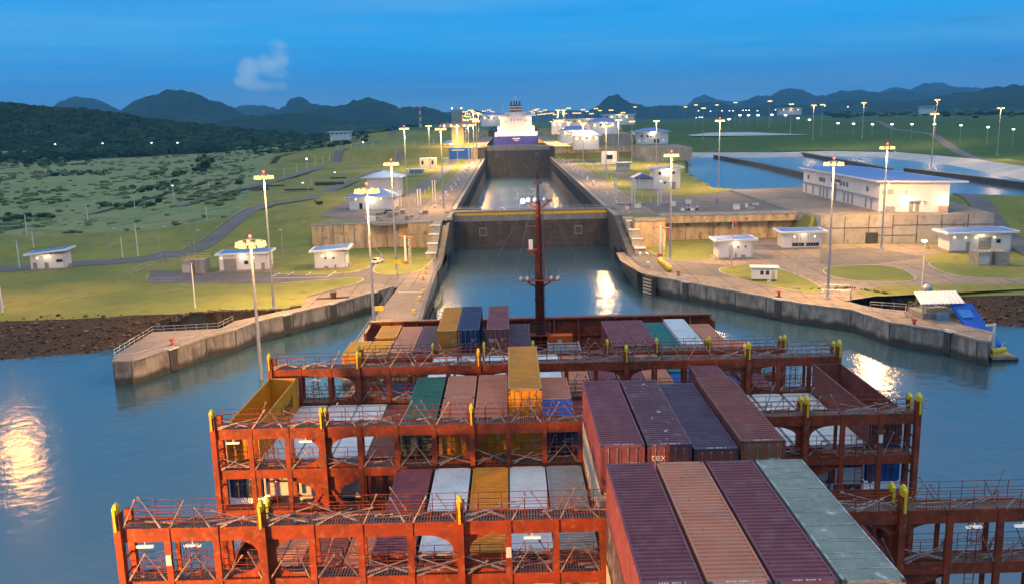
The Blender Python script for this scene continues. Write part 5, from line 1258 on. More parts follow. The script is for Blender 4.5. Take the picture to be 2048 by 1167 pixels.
for k, (bx, by, tx, ty) in enumerate(((570, 363, 569, 337), (595, 354, 594, 328), (615, 346, 614, 318), (631, 340, 630, 313), (647, 335, 645, 312), (660, 330, 658, 309), (677, 326, 675, 306), (704, 321, 702, 303), (728, 316, 727, 297), (747, 317, 746, 298), (797, 308, 796, 292), (768, 306, 767, 290), (830, 318, 829, 300), (868, 311, 867, 297), (812, 300, 811, 284), (840, 290, 839, 276))):
    b = G(bx, by, 10); b.z = H(b.x, b.y); t = D(tx, ty, b.y); hg = max(4, t.z - b.z); r = thing('fence_post', 'pale post of the long boundary row running to the horizon', 'post', b, 0, 'boundary posts')
    MB().bar((0, 0, -.3), (0, 0, hg), .42, n=6, w2=.3).build('pole', [paint_w], r)
    if k in (2, 8): MB().sphere((0, 0, hg), .6).build('lamp_head', [em_white], r)

# ------------------------------------------------------------------ buildings
def wall_lamps(r, pts, lit=True, power=0):
    for p in pts:
        MB().sphere((0, 0, 0), .2, 0, 8, 5).build('wall_lamp', [em_wall if lit else paint_w], r, p)
def box_building(px, py, Y, W, Dp, h, rz, label, name='service_building', over=.9, roofh=.55, lamps=(), doors=(), wins=(), z=None, tilt=.35, wallm=None, roofm=None, light=1, group=None):
    """px,py = pixel of the front wall's bottom left corner at level z; tilted slab roof with blue sheet inside a white fascia"""
    g = G(px, py, z if z is not None else ZQ); r = thing(name, label, 'building', (g.x, g.y, g.z), rz, group)
    MB().box(0, W, 0, Dp, -.3, h).build('wall', [wallm or wall_w], r)
    MB().box(-1.0, W + 1.0, -1.0, Dp + 1, -.3, .15).build('plinth', [concrete_pave], r)
    m = MB(); o_ = over
    zf = lambda x, y: h + .02 + tilt * (x / W)
    def slab(x0, x1, y0, y1, t0, t1):
        m.add([(x0, y0, zf(x0, 0) + t0), (x1, y0, zf(x1, 0) + t0), (x1, y1, zf(x1, 0) + t0), (x0, y1, zf(x0, 0) + t0), (x0, y0, zf(x0, 0) + t1), (x1, y0, zf(x1, 0) + t1), (x1, y1, zf(x1, 0) + t1), (x0, y1, zf(x0, 0) + t1)],
              [(0, 3, 2, 1), (4, 5, 6, 7), (0, 1, 5, 4), (1, 2, 6, 5), (2, 3, 7, 6), (3, 0, 4, 7)])
    slab(-o_, W + o_, -o_, Dp + o_, 0, roofh); rf = m.build('roof', [roofm or roof_w], r); m = MB(); slab(-o_ + .55, W + o_ - .55, -o_ + .55, Dp + o_ - .55, roofh - .04, roofh + .03); m.build('roof_sheet', [roof_b], rf)
    if light: wall_lamps(r, [(x, -.2, zz) if len((x, zz)) else None for x, zz in lamps])
    for x, w_, hh, mt in doors: 
        d = MB(); d.box(x, x + w_, -.08, -.003, .15, hh); d.build('door', [mt], r)
    for x, zz, w_, hh in wins:
        f = MB().box(x, x + w_, -.07, -.003, zz, zz + hh).build('window', [glass], r); e = MB()
        for a_, b_, c_, d_ in ((-.1, w_ + .1, -.1, 0), (-.1, w_ + .1, hh, hh + .1), (-.1, 0, 0, hh), (w_, w_ + .1, 0, hh)): e.box(x + a_, x + b_, -.12, -.003, zz + c_, zz + d_)
        e.build('window_frame', [galv], f)
    m = MB().bar((W - .25, -.12, 0), (W - .25, -.12, h - .1), .14, n=6).build('downpipe', [galv], r)
    m = MB().box(W + .05, W + .75, Dp * .4, Dp * .4 + 1.3, .2, 1.2).build('air_conditioner', [galv], r)
    m = MB(); k_ = int(W + 2 * o_ - 1.1)
    for i in range(1, k_): xx = -o_ + .55 + (W + 2 * o_ - 1.1) * i / k_; zz = zf(xx, 0) + roofh + .03; m.box(xx - .04, xx + .04, -o_ + .6, Dp + o_ - .6, zz + .001, zz + .06)
    m.build('roof_seam', [roof_b], rf)
    m = MB(); m.box(-.04, W + .04, -.04, Dp + .04, .15, .5); m.build('base_band', [mat('dirty_wall', (.40, .36, .31), .85, var=.4, scale=1.5)], r)
    if power_on and lamps:
        l = bpy.data.lights.new('wall_light', 'POINT'); l.energy = 120 * light; l.color = (1, .78, .48); l.shadow_soft_size = .25; link('wall_light', l, r, (W / 2, -1.2, h - .5))
    return r
power_on = True
box_building(63, 541, 0, 9.5, 5.5, 4.5, R(8), 'small white shed with bright blue roof alone on the lawn at the far left', over=1.3, tilt=.9, lamps=((2.0, 3.6),), doors=((.6, 1.1, 2.2, doorm), (3.8, 1.1, 2.2, doorm)), wins=((7.2, 2.2, 1.6, .7),))
box_building(440, 544, 0, 13.5, 6.5, 4.6, R(2), 'long white garage building with grey shutter beside the leaning lamp mast', over=.9, tilt=.25, lamps=((.7, 3.9), (6.2, 3.9), (9.5, 3.8)), doors=((1.2, 3.6, 3.6, doorm), (8.8, 1.0, 2.3, doorm), (11.6, 1.0, 2.3, doorm)), wins=((7.0, 2.0, 1.0, .9),))
box_building(630, 540, 0, 8.8, 6.5, 5.0, R(3), 'cream cube building with slanting blue roof in front of the ochre wall', over=1.2, tilt=.5, lamps=((2.3, 3.8),), wins=((2.9, 3.0, .45, .45), (5.1, 3.0, .45, .45)), doors=((2.6, 1.2, 1.0, doorm), (5.4, .6, 1.3, doorm)))
box_building(1437, 519, 0, 9.6, 6.5, 5.0, R(0), 'white building with blue roof on a rounded paved base at the right lock mouth', over=1.2, tilt=.2, lamps=((4.3, 3.7),), wins=((5.2, 3.2, .4, .4), (7.3, 3.3, .4, .4)), doors=((2.9, 1.1, 3.9, mat('vent_grey', (.5, .46, .42), .7)), (4.6, .5, 1.6, doorm), (6.4, 1.2, 1.2, doorm)))
b_ = box_building(1566, 499, 0, 11.5, 7.0, 4.9, R(-3), 'white open-fronted pump house with two wall lamps at the foot of the concrete block', over=1.3, tilt=.1, lamps=((3.2, 3.8), (9.2, 3.8)))
m = MB(); m.box(2.6, 6.2, -.06, -.003, .9, 1.9); m.box(6.8, 10.6, -.06, -.003, .9, 1.9); m.build('vent_opening', [glass], b_)
m = MB()
for x in np.arange(2.8, 10.6, .75): m.bar((x, -.12, .3), (x, -.12, 4.3), .1)
m.build('pipe', [doorm], b_)
box_building(1898, 505, 0, 17, 8, 5.2, R(-4), 'white and pink building with blue roof and service door at the right edge', over=1.4, tilt=.3, lamps=((1.2, 4.3), (4.3, 4.2), (7.0, 4.1), (12.2, 4.2)), doors=((4.6, 1.0, 3.0, doorm), (8.0, 3.4, 4.2, doorm)), wins=((12.8, 2.6, 1.1, 1.0),))
# concrete pits with yellow rails
def pit(px, py, label, W=6.2, Dp=5, h=3.6, rz=0):
    g = G(px, py, ZQ); r = thing('pump_pit', label, 'concrete pit', (g.x, g.y, ZQ), rz, 'concrete pits with yellow rails'); m = MB(); m.box(0, W * .42, 0, Dp, -.2, h); m.box(W * .58, W, 0, Dp, -.2, h); m.box(W * .42, W * .58, 1.2, Dp - .1, -.2, h - .1); m.build('wall', [concrete], r)
    for y in (.1, Dp - .1):
        n = 7
        rl = MB()
        for i in range(n + 1): rl.bar((W * i / n, y, h), (W * i / n, y, h + 1.1), .09)
        for z in (.55, 1.1): rl.bar((0, y, h + z), (W, y, h + z), .09)
        rl.build('railing', [paint_y], r)
    MB().box(.1, W * .35, -.06, -.003, .3, 2.4).build('hatch', [mat('pale_grey', (.5, .5, .48), .7)], r)
pit(365, 547, 'grey concrete pit with yellow rails left of the garage building'); pit(1956, 532, 'grey concrete pit with yellow rails at the right picture edge', 8.0)
# portable cabin on stilts
g = G(1503, 563, ZQ); r = thing('portable_cabin', 'small pale blue cabin with white flat roof on the right grass island', 'cabin', (g.x, g.y, ZQ + .1), R(-12))
m = MB().box(0, 6, 0, 2.8, .5, 3.3); m.build('wall', [mat('pale_blue_wall', (.48, .55, .62), .6)], r); m = MB().box(-.4, 6.4, -.4, 3.2, 3.3, 3.48); m.build('roof', [paint_w], r)
for x in (2.0, 3.3): MB().box(x, x + .8, -.05, -.003, 1.6, 2.6).build('window', [glass], r)
MB().box(4.7, 5.5, -.05, -.003, .6, 2.6).build('door', [doorm], r); m = MB()
for x in (.3, 5.7):
    for y in (.3, 2.5): m.box(x - .15, x + .15, y - .15, y + .15, -.1, .5)
m.build('foot', [steel_dark], r); m = MB()
for i in range(3): m.box(3.6, 4.6, -1.2 + .35 * i, -.85 + .35 * i, -.1, .15 + .15 * i)
m.build('step', [galv], r)
# large white building on the block
bb = G(1757, 423, ZL + .8); aa = G(1606, 384, ZL + .8); cc = G(1896, 425, ZL + .8)
r = thing('control_building', 'large two-storey white building with a broad blue roof on the concrete block', 'building', (bb.x, bb.y, ZL + .77))
ux = (cc - bb).normalized(); ux.z = 0; uy = (aa - bb); Ly = min(uy.length, 84); uy.z = 0; uy.normalize(); Lx = (cc - bb).length; h = 9.3
def bp(a, b_, z): return (ux.x * a + uy.x * b_, ux.y * a + uy.y * b_, z)
def ppanel(mb, a0, a1, b0, b1, z0, z1):
    mb.add([bp(a0, b0, z0), bp(a1, b0, z0), bp(a1, b1, z0), bp(a0, b1, z0), bp(a0, b0, z1), bp(a1, b0, z1), bp(a1, b1, z1), bp(a0, b1, z1)], [(0, 3, 2, 1), (4, 5, 6, 7), (0, 1, 5, 4), (1, 2, 6, 5), (2, 3, 7, 6), (3, 0, 4, 7)]); return mb
ppanel(MB(), 0, Lx, 0, Ly, -.5, h).build('wall', [wall_w], r)
m = MB(); o_ = 1.5; v = [bp(-o_, -o_, h), bp(Lx + o_ + 3, -o_, h), bp(Lx + o_ + 3, Ly + o_, h), bp(-o_, Ly + o_, h)]; vt = [(a, b_, c_ + .5) for a, b_, c_ in v]
m.add(v + vt, [(0, 3, 2, 1), (4, 5, 6, 7), (0, 1, 5, 4), (1, 2, 6, 5), (2, 3, 7, 6), (3, 0, 4, 7)]); rf = m.build('roof', [roof_w], r)
m = MB(); e = o_ - .5; rd1, rd2 = bp(Lx * .5, Ly * .25, h + 2.3), bp(Lx * .5, Ly * .75, h + 2.3); v = [bp(-e, -e, h + .52), bp(Lx + e + 3, -e, h + .52), bp(Lx + e + 3, Ly + e, h + .52), bp(-e, Ly + e, h + .52), rd1, rd2]
m.add(v, [(0, 1, 4), (1, 2, 5, 4), (2, 3, 5), (3, 0, 4, 5)]); m.build('roof_sheet', [roof_b], rf)
for t in (.08, .26, .29, .32, .55, .59, .63, .87, .70, .78):
    b_ = Ly * (1 - t) if t not in (.7, .78) else None
    if b_ is None: continue
    f = ppanel(MB(), -.12, -.005, b_ - .8, b_ + .8, 5.6, 7.2).build('window', [glass], r)
    ppanel(MB(), -.16, -.125, b_ - .07, b_ + .07, 5.6, 7.2).build('mullion', [paint_w], f)
for t in (.05, .16, .27, .32, .37, .6, .65, .7, .86, .92): ppanel(MB(), -.1, -.005, Ly * (1 - t) - .7, Ly * (1 - t) + .7, .2, 3.4).build('door', [doorm], r)
ppanel(MB(), -.1, -.005, Ly * .52 - 1.2, Ly * .52 + 1.2, .2, 6.0).build('entrance', [doorm], r); ppanel(MB(), -.13, -.005, Ly * .45, Ly * .58, 6.6, 7.6).build('sign_board', [steel_dark], r)
ppanel(MB(), -.7, -.01, .3, Ly - .3, 4.0, 4.2).build('canopy', [doorm], r)
for a_, w_ in ((2.6, 1.6), (.9, 1.0), (8, .9)): ppanel(MB(), a_ * Lx / 22, a_ * Lx / 22 + w_, -.1, -.005, 5.4, 7.0 if w_ > 1 else 6.6).build('shutter', [mat('louvre_grey', (.42, .38, .33), .7)], r)
for a_ in (.44, .53): ppanel(MB(), Lx * a_, Lx * a_ + 1.1, -.1, -.005, .1, 3.0).build('door', [doorm], r)
ppanel(MB(), Lx * .40, Lx * .66, -1.2, -.01, 3.3, 3.5).build('canopy', [doorm], r)
ppanel(MB(), Lx * .10, Lx * .21, -1.4, -.3, -.02, 1.7).build('air_handler', [galv], r); ppanel(MB(), Lx * .86, Lx * .97, -1.2, -.3, -.02, 2.1).build('air_handler', [mat('pale_brown', (.5, .36, .27), .7)], r)
for a_, z in ((.37, 2.9), (.62, 2.9), (.89, 3.8), (.12, 8.4)): MB().sphere((0, 0, 0), .26, 0, 8, 5).build('wall_lamp', [em_wall], r, bp(Lx * a_, -.35, z))
for a_ in (.37, .89):
    l = bpy.data.lights.new('wall_light', 'POINT'); l.energy = 500; l.color = (1, .78, .5); l.shadow_soft_size = .3; link('wall_light', l, r, bp(Lx * a_, -1.8, 3.6))
def hip_building(px, py, z, W, Dp, h, rh, label, rz=0, over=1.2, lamps=(), wins=(), name='service_building', roofm=None, group=None, light=200):
    g = G(px, py, z); r = thing(name, label, 'building', (g.x, g.y, z), rz, group); MB().box(0, W, 0, Dp, -.4, h).build('wall', [wall_w], r)
    m = MB(); o_ = over; k = min(W, Dp) / 2; a = (k, Dp / 2, h + rh) if W >= Dp else (W / 2, k, h + rh); b = (W - k, Dp / 2, h + rh) if W >= Dp else (W / 2, Dp - k, h + rh)
    v = [(-o_, -o_, h), (W + o_, -o_, h), (W + o_, Dp + o_, h), (-o_, Dp + o_, h), a, b]
    v = [(x, y, zz + .25) for x, y, zz in v]
    if W >= Dp: m.add(v, [(0, 1, 5, 4), (1, 2, 5), (2, 3, 4, 5), (3, 0, 4)])
    else: m.add(v, [(0, 1, 4), (1, 2, 5, 4), (2, 3, 5), (3, 0, 4, 5)])
    rf = m.build('roof', [roofm or roof_b], r); MB().box(-o_ - .05, W + o_ + .05, -o_ - .05, Dp + o_ + .05, h, h + .24).build('fascia', [roof_w], rf)
    wall_lamps(r, [(x, -.25, zz) for x, zz in lamps])
    for x, zz, w_, hh in wins: MB().box(x, x + w_, -.07, -.003, zz, zz + hh).build('window', [glass], r)
    if light and lamps: l = bpy.data.lights.new('wall_light', 'POINT'); l.energy = light; l.color = (1, .8, .5); l.shadow_soft_size = .25; link('wall_light', l, r, (W / 2, -1.4, h - .5))
    return r
hip_building(699, 420, ZL, 17, 10, 4.6, 2.6, 'white building with blue hip roof and three wall lamps on the left platform', lamps=((2.6, 3.9), (7.2, 3.9), (12, 3.9)), wins=((3.8, .2, 1.2, 2.2),), light=500)
hip_building(735, 396, ZL, 14, 13, 8.6, 2.4, 'taller blue-roofed building rising behind the front hip-roofed one on the left platform', over=2.0, wins=((11, 5.5, .7, .7),))
hip_building(886, 297, ZL + 6, 17, 9, 4.4, 2.6, 'small white house with blue hip roof beside the farther gate on the left', lamps=((2, 3.4), (8, 3.4), (15, 3.4)), light=900)
def flat_building(px, py, z, W, Dp, h, label, wins=(), doors=(), lamps=(), wm=None, rz=0, over=.5, name='service_building', light=150, group=None):
    g = G(px, py, z); r = thing(name, label, 'building', (g.x, g.y, z), rz, group); MB().box(0, W, 0, Dp, -.3, h).build('wall', [wm or wall_w], r); MB().box(-over, W + over, -over, Dp + over, h, h + .35).build('roof', [roof_w], r)
    for x, zz, w_, hh in wins: MB().box(x, x + w_, -.08, -.003, zz, zz + hh).build('window', [glass], r)
    for x, w_, hh in doors: MB().box(x, x + w_, -.08, -.003, 0, hh).build('door', [doorm], r)
    wall_lamps(r, [(x, -.3, zz) for x, zz in lamps])
    if lamps and light: l = bpy.data.lights.new('wall_light', 'POINT'); l.energy = light; l.color = (1, .82, .55); l.shadow_soft_size = .25; link('wall_light', l, r, (W / 2, -1.4, h - .5))
    return r
cw = mat('cream_wall', (.66, .60, .47), .75, var=.15, scale=.3)
flat_building(818, 352, ZL, 8.5, 5, 3.6, 'low cream hut with flat overhanging roof on the left lawn', ((1.5, 1.5, 1, .7), (3.8, 1.5, 1, .7), (6, 1.5, 1, .7)), wm=cw, over=1.6)
flat_building(840, 339, ZL, 11, 8, 7, 'cream two-storey cube on the left lawn behind the low hut', ((1.2, 3.2, 1.4, 2.6), (8, 3.2, 1.4, 2.6)), wm=cw, over=.2)
flat_building(887, 324, ZL, 5.5, 4, 2.8, 'tiny white kiosk beside the left lockside road', ((1, 1, 1, 1),), over=.3)
b_ = flat_building(1306, 379, ZL, 12, 10, 9, 'white two-storey building with porch beside the near basin', ((2.4, 6.4, 1.1, 1.2), (8.5, 6.6, 1.1, 1.2), (4.8, 2.4, .9, .9)), ((8.2, 1.8, 3.2),), ((3.4, 3.6), (7.6, 3.6)), over=1.7, light=900, rz=R(-2))
MB().box(-1.2, 13.2, -1.2, 11.2, 9.36, 9.42).build('roof_sheet', [roof_b], b_); MB().box(-7, -.02, 1, 7, -.3, 4.6).build('porch', [wall_w], b_)
m = MB(); m.add([(-9.5, -.8, 5.2), (-.1, -.8, 5.2), (-.1, 8, 5.2), (-9.5, 8, 5.2), (-4.8, -.8, 7.2), (-4.8, 8, 7.2)], [(0, 1, 4), (1, 2, 5, 4), (2, 3, 5), (3, 0, 4, 5), (0, 3, 2, 1)]); m.build('porch_roof', [roof_b], b_)
m = MB()
for x in (-8.8, -6.2): m.bar((x, -.4, 0), (x, -.4, 5.2), .4, .4)
m.build('porch_column', [wall_w], b_)
flat_building(1234, 342, ZL, 8, 5, 4.6, 'cream hut with thin flat roof beside the right lockside road', ((1, 2.4, .7, .6), (3.2, 2.4, .7, .6), (5.6, 2.4, .7, .6)), wm=cw, over=1.1)
flat_building(1205, 329, ZL, 10, 7, 8.2, 'white cabin with blue grey door lit by two lamps on the right lawn', ((3, 3.4, 4, 3.4),), lamps=((2.5, 2.4), (8, 2.4)), over=.2, light=600)
hip_building(1182, 316, ZL, 11, 8, 4.4, 2.4, 'small blue-roofed house left of the white cabin on the right lawn', lamps=((3, 3.0), (8, 3.0)), light=500)
hb = hip_building(1272, 288, ZU + .2, 27, 20, 9.6, 3, 'white building with blue hip roof on the block by the first basin', over=2.2, lamps=((3, 2.4), (8, 2.4), (23, 2.6)), wins=((4, 5.2, 1.6, 1.8), (9, 5.2, 1.6, 1.8), (15, .3, 1.6, 3.2), (17.6, .3, 1.6, 3.2), (12, 5.4, 1, 1.4)), light=1500)
for px, py, W, h_, lb, lm in ((1112, 258, 60, 6, 'long low lit hall far right of the stern', 3), (1105, 262, 12, 9, 'yellow lit hut far right of the stern', 1), (1245, 251, 50, 11, 'large pale hall at the far right end of the lit row', 2), (1160, 250, 90, 9, 'wide pale hall behind the lamp row', 3), (1185, 264, 36, 6, 'low lit building below the pale hall', 3)):
    pass
def far_hall(px, py, Y, W, Dp, h, label, hip=True, n=3, light=1500):
    p = D(px, py, Y); r = thing('hall', label, 'building', (p.x, Y, p.z)); MB().box(0, W, 0, Dp, -6, h).build('wall', [wall_w], r)
    MB().box(-2, W + 2, -2, Dp + 2, h, h + .8).build('roof', [roof_w], r)
    if hip: m = MB(); m.add([(-1.5, -1.5, h + .82), (W + 1.5, -1.5, h + .82), (W + 1.5, Dp + 1.5, h + .82), (-1.5, Dp + 1.5, h + .82), (W * .25, Dp / 2, h + 4), (W * .75, Dp / 2, h + 4)], [(0, 1, 5, 4), (1, 2, 5), (2, 3, 4, 5), (3, 0, 4)]); m.build('roof_sheet', [roof_b], r)
    for i in range(n): MB().sphere((0, 0, 0), .8).build('wall_lamp', [em_wall], r, (W * (i + .5) / n, -1, h * .6))
    for i in range(int(W / 6)): MB().box(i * 6 + 2, i * 6 + 4, -.1, -.004, h * .45, h * .75).build('window', [glass], r)
    if light: l = bpy.data.lights.new('wall_light', 'POINT'); l.energy = light * .7; l.color = (1, .8, .5); l.shadow_soft_size = .5; link('wall_light', l, r, (W / 2, -5, h * .8))
far_hall(1180, 258, 725, 22, 14, 4.5, 'blue-roofed lit hall on the upper right platform'); far_hall(1110, 250, 950, 70, 18, 5, 'long pale hall behind the lamp row right of the stern', False, 4)
far_hall(1104, 256, 800, 9, 8, 5, 'yellow lit hut right of the stern', False, 2, 900); far_hall(1208, 240, 1000, 34, 20, 5, 'far pale hall at the right end of the lit row', False, 2)
far_hall(1122, 272, 700, 20, 10, 3.5, 'low lit building below the long pale hall', True, 3); far_hall(1148, 283, 640, 18, 9, 3.4, 'small blue-roofed building with lamps on the upper right platform', True, 4)
far_hall(962, 243, 1050, 26, 16, 6, 'far blue-roofed hall left of the ship ahead', True, 3); far_hall(660, 274, 1200, 26, 20, 6, 'low pale hangar among trees on the left plain', False, 0, 0); far_hall(1560, 225, 1900, 46, 20, 8, 'bright far building behind the embankment', False, 3); far_hall(1845, 221, 1500, 20, 14, 6, 'pale far hut on the hill at the right', False, 0, 0)
p = G(-26, 327, 5); flat_building(-26, 328, 5, 42, 26, 14, 'white hut at the left picture edge before the forest', over=.4, light=0)
# control tower
p = D(915, 268, 760); r = thing('control_tower', 'amber lit control tower with wide observation deck left of the ship ahead', 'tower', (p.x, 760, ZU))
z0 = 0; m = MB(); m.box(-5, 5, 0, 10, -1, 20); m.build('shaft', [mat('amber_wall', (.62, .47, .22), .8)], r); m = MB(); m.box(-14, 14, -4, 14, 20, 21); m.box(-11, 11, -2, 12, 17, 20); m.build('deck', [concrete], r); m = MB(); m.box(-4.6, 4.6, 1, 9, 21, 32); m.build('upper_block', [mat('grey_green', (.30, .33, .31), .7)], r)
for x in (-11, -5, 0, 6, 11): MB().sphere((0, 0, 0), .9).build('tower_lamp', [em_wall], r, (x, -3.6, 18.5))
for x in (-4, 4): MB().sphere((0, 0, 0), .6).build('roof_lamp', [em_white], r, (x, 1, 33))
l = bpy.data.lights.new('tower_light', 'POINT'); l.energy = 9000; l.color = (1, .65, .25); l.shadow_soft_size = .5; link('tower_light', l, r, (0, -9, 6))
p = D(841, 250, 1300); r = thing('lattice_mast', 'red and white banded radio mast on the left plain', 'mast', (p.x, 1300, p.z - 8)); m = MB()
for i in range(8): MB().bar((0, 0, i * 4.6), (0, 0, i * 4.6 + 4.6), 3.6 - i * .2, n=4).build('section', [paint_w if i % 2 else wood_or], r)
p = G(905, 290, ZU - 2)
r = thing('container_stack', 'stack of blue containers with white lettering panel beside the left lock wall', 'containers', (-47, 700, ZU - 3)); MB().box(0, 17, 0, 6, -4, 4.5).build('box_row', [CM['blue']], r); MB().box(2, 12, -.1, -.01, 2.4, 3.4).build('name_panel', [paint_w], r)

# ------------------------------------------------------------------ ship ahead
r = thing('tanker', 'white and blue ship moored ahead in the upper lock, seen from its stern', 'ship', (7.2, 815, 14))
navy_h = mat('royal_blue_hull', (.03, .04, .30), .5); wt = mat('ship_white', (.78, .77, .74), .6, var=.08)
m = MB(); m.prism([(-20, 0), (20, 0), (21, 30), (21, 190), (12, 225), (0, 235), (-12, 225), (-21, 190), (-21, 30)], -4, 15); m.build('hull', [navy_h], r)
m = MB(); m.box(-19.5, 19.5, 3, 34, 15, 18.5); m.box(-17, 17, 6, 32, 18.5, 24); m.box(-14.5, 14.5, 8, 30, 24, 33); m.build('superstructure', [wt], r)
m = MB(); m.box(-19, 19, 21, 28, 33, 34.2); m.box(-10, 10, 18, 30, 34.2, 37); m.build('bridge', [wt], r)
m = MB(); m.box(-6.2, 6.2, 4, 16, 18.5, 37); m.build('funnel_casing', [mat('ship_grey', (.55, .58, .62), .6)], r)
m = MB(); m.box(-5.4, 5.4, 4.5, 15, 37, 43); f_ = m.build('funnel', [steel_dark], r)
for z, mt in ((38.3, paint_w), (39.6, wood_or), (41, paint_w)): MB().box(-5.6, 5.6, 4.3, 15.2, z, z + .9).build('band', [mt], f_)
for x in (-4, -1, 1, 4): MB().bar((x, 9, 43), (x, 9, 46.5), 1.2, n=8).build('exhaust_pipe', [steel_dark], f_)
m = MB(); m.bar((0, 22, 38), (0, 22, 52), .5); m.bar((-3, 22, 48), (3, 22, 48), .3); m.bar((-2, 22, 50.5), (2, 22, 50.5), .3); m.build('radar_mast', [wt], r)
for x in (-12, 12): MB().bar((x, 22, 35.5), (x, 22, 44), .5).build('signal_pole', [wt], r)
for x in (-18, -11, -5.5, 0, 5.5, 11, 18): MB().sphere((0, 0, 0), .7).build('deck_lamp', [em_white], r, (x, 1.5, 17.5))
for x, z in ((-12.5, 29), (12.5, 29.5), (-15, 22), (16, 21.5)): MB().sphere((0, 0, 0), 1.1).build('deck_lamp', [em_wall], r, (x, 5.5, z))
for x in (-4.2, -1.5, 1.5, 4.2): MB().box(x - .5, x + .5, 3.9, 3.995, 29, 30).build('porthole', [glass], r)
MB().box(-3.5, 3.5, -.1, -.01, 12.4, 13.2).build('name_panel', [paint_w], r); MB().box(-2, 2, -.1, -.01, 11, 11.6).build('port_panel', [paint_w], r)
for x, e_ in ((-14, 1800), (14, 1800), (0, 1500)):
    l = bpy.data.lights.new('deck_light', 'POINT'); l.energy = e_; l.color = (1, .9, .7); l.shadow_soft_size = .6; link('deck_light', l, r, (x, -6, 22))
MB().add([(20, -1, 8.2), (26, -1, 8.2), (20.5, -1, 12.5)], [(0, 1, 2)]).add([(20, -.6, 8.2), (26, -.6, 8.2), (20.5, -.6, 12.5)], [(2, 1, 0)]).build('pilot_flag', [paint_y], r)

# ------------------------------------------------------------------ small things on the quays
def rail_line(pts, z, label, h=1.1, m=None, step=2.2, name='railing', group=None):
    r = thing(name, label, 'railing', (pts[0][0], pts[0][1], z), 0, group); o = Vector((pts[0][0], pts[0][1], z)); b = MB()
    for a, d in zip(pts[:-1], pts[1:]):
        a = Vector((a[0], a[1], z)) - o; d = Vector((d[0], d[1], z)) - o; n = max(1, round((d - a).length / step))
        for i in range(n + 1): p = a.lerp(d, i / n); b.bar(p, p + Vector((0, 0, h)), .09)
        for k in (.5, 1): b.bar(a + Vector((0, 0, h * k)), d + Vector((0, 0, h * k)), .09)
    b.build('rails', [m or galv], r); return r
ins = lambda P, c, t=.02: [(p[0] + (c[0] - p[0]) * t, p[1] + (c[1] - p[1]) * t) for p in P]
cL = G(330, 690, ZQ); rail_line(ins([LQ_back[3], LQ_back[2], LQ_back[1], LQ_back[0]] + LQ_front[:5], (cL.x, cL.y), .03), ZQ, 'pale railing round the pointed end of the left quay', 1.2)
rail_line(P2([(1703, 618), (1810, 634), (1812, 618), (1740, 613)], ZQ), ZQ, 'grey railing on the right quay before the canopy')
rail_line(P2([(1815, 634), (1850, 612), (1905, 630)], ZQ), ZQ, 'grey railing beside the wind tunnel shaped vent on the right quay', 2.0)
rail_line([(-28.6, 150), (-28.6, 205), (-27.6, 232)], ZQ, 'galvanised fence along the landward edge of the guide wall', 1.6)
rail_line([(-20.6, 252), (-20.8, 225), (-20.2, 205), (-19.3, 170)], ZQ, 'handrail along the channel edge of the guide wall', 1.1)
rail_line([(35.0, 250), (35.2, 236), (37.5, 228)], ZQ, 'handrail on the right channel edge above the fender', 1.1)
rail_line([(-62, 283.6), (-34, 284.6)], ZL, 'handrail on top of the ochre wall on the left'); rail_line([(49, 283), (92, 283)], ZL + .2, 'handrail on the concrete beam at the right')
rail_line([(-22, 320), (-22, 520), (-22, 735)], ZL + .35, 'long thin handrail on the left chamber coping', 1.1, step=5); rail_line([(36, 320), (36, 520), (36, 735)], ZL + .35, 'long thin handrail on the right chamber coping', 1.1, step=5)
rail_line(P2([(1440, 300), (1390, 318), (1300, 322)], ZL), ZL, 'white railing on the first basin outlet', 2.2, step=4)
rail_line(P2([(1640, 598), (1700, 602), (1702, 590), (1650, 588)], ZQ), ZQ, 'tall wire fence at the corner of the right grass verge', 2.2)
rail_line(P2([(252, 560), (330, 522), (372, 530)], ZQ), ZQ, 'faint wire fence crossing the left lawn to the pit', 2.2, step=3)
rail_line(P2([(296, 556), (292, 566), (345, 566)], ZQ), ZQ, 'short pale railing at the left corner of the service yard', 1.2)
rail_line([(49.5, 700), (49.5, 560), (50, 420), (50, 345)], ZL, 'wire fence between lockside strip and road on the right', 1.2, step=6)
# fenders
def fender(x, y, rz, label, W=5.0, h=4.6):
    r = thing('quay_fender', label, 'fender', (x, y, 0), rz); MB().box(-W / 2, W / 2, -.5, .4, -1.5, h).build('backing', [black_r], r); m = MB()
    for i in range(5): m.box(-W / 2 + .5, W / 2 - .5, -.75, -.5, .2 + i * .85, .6 + i * .85)
    m.build('timber', [mat('pale_timber', (.5, .42, .33), .8)], r)
a, b = G(1281, 546, ZQ), G(1308, 553, ZQ); fender((a.x + b.x) / 2, min(a.y, b.y) - .8, math.atan2(b.y - a.y, b.x - a.x), 'black fender panel with pale rungs at the corner of the right quay', 4.6)
r = thing('fender_wheel_rack', 'black zigzag fender rack along the channel side of the guide wall', 'fender', (-19, 178, 1.2))
for i in range(16): m = MB(); m.add([(-.1, i * 3.4 - 30, 0), (.75, i * 3.4 - 30, .2), (.75, i * 3.4 - 28.2, 2.0), (-.1, i * 3.4 - 28.2, 2.2), (-.1, i * 3.4 - 30, 1.0), (.75, i * 3.4 - 29.9, 1.3)], [(0, 1, 2, 3), (0, 4, 5, 1), (3, 2, 5, 4)]); m.build('arm', [black_r], r)
MB().box(.75, 1.1, -32, 24, -1.6, .4).build('rubbing_beam', [concrete_old], r)
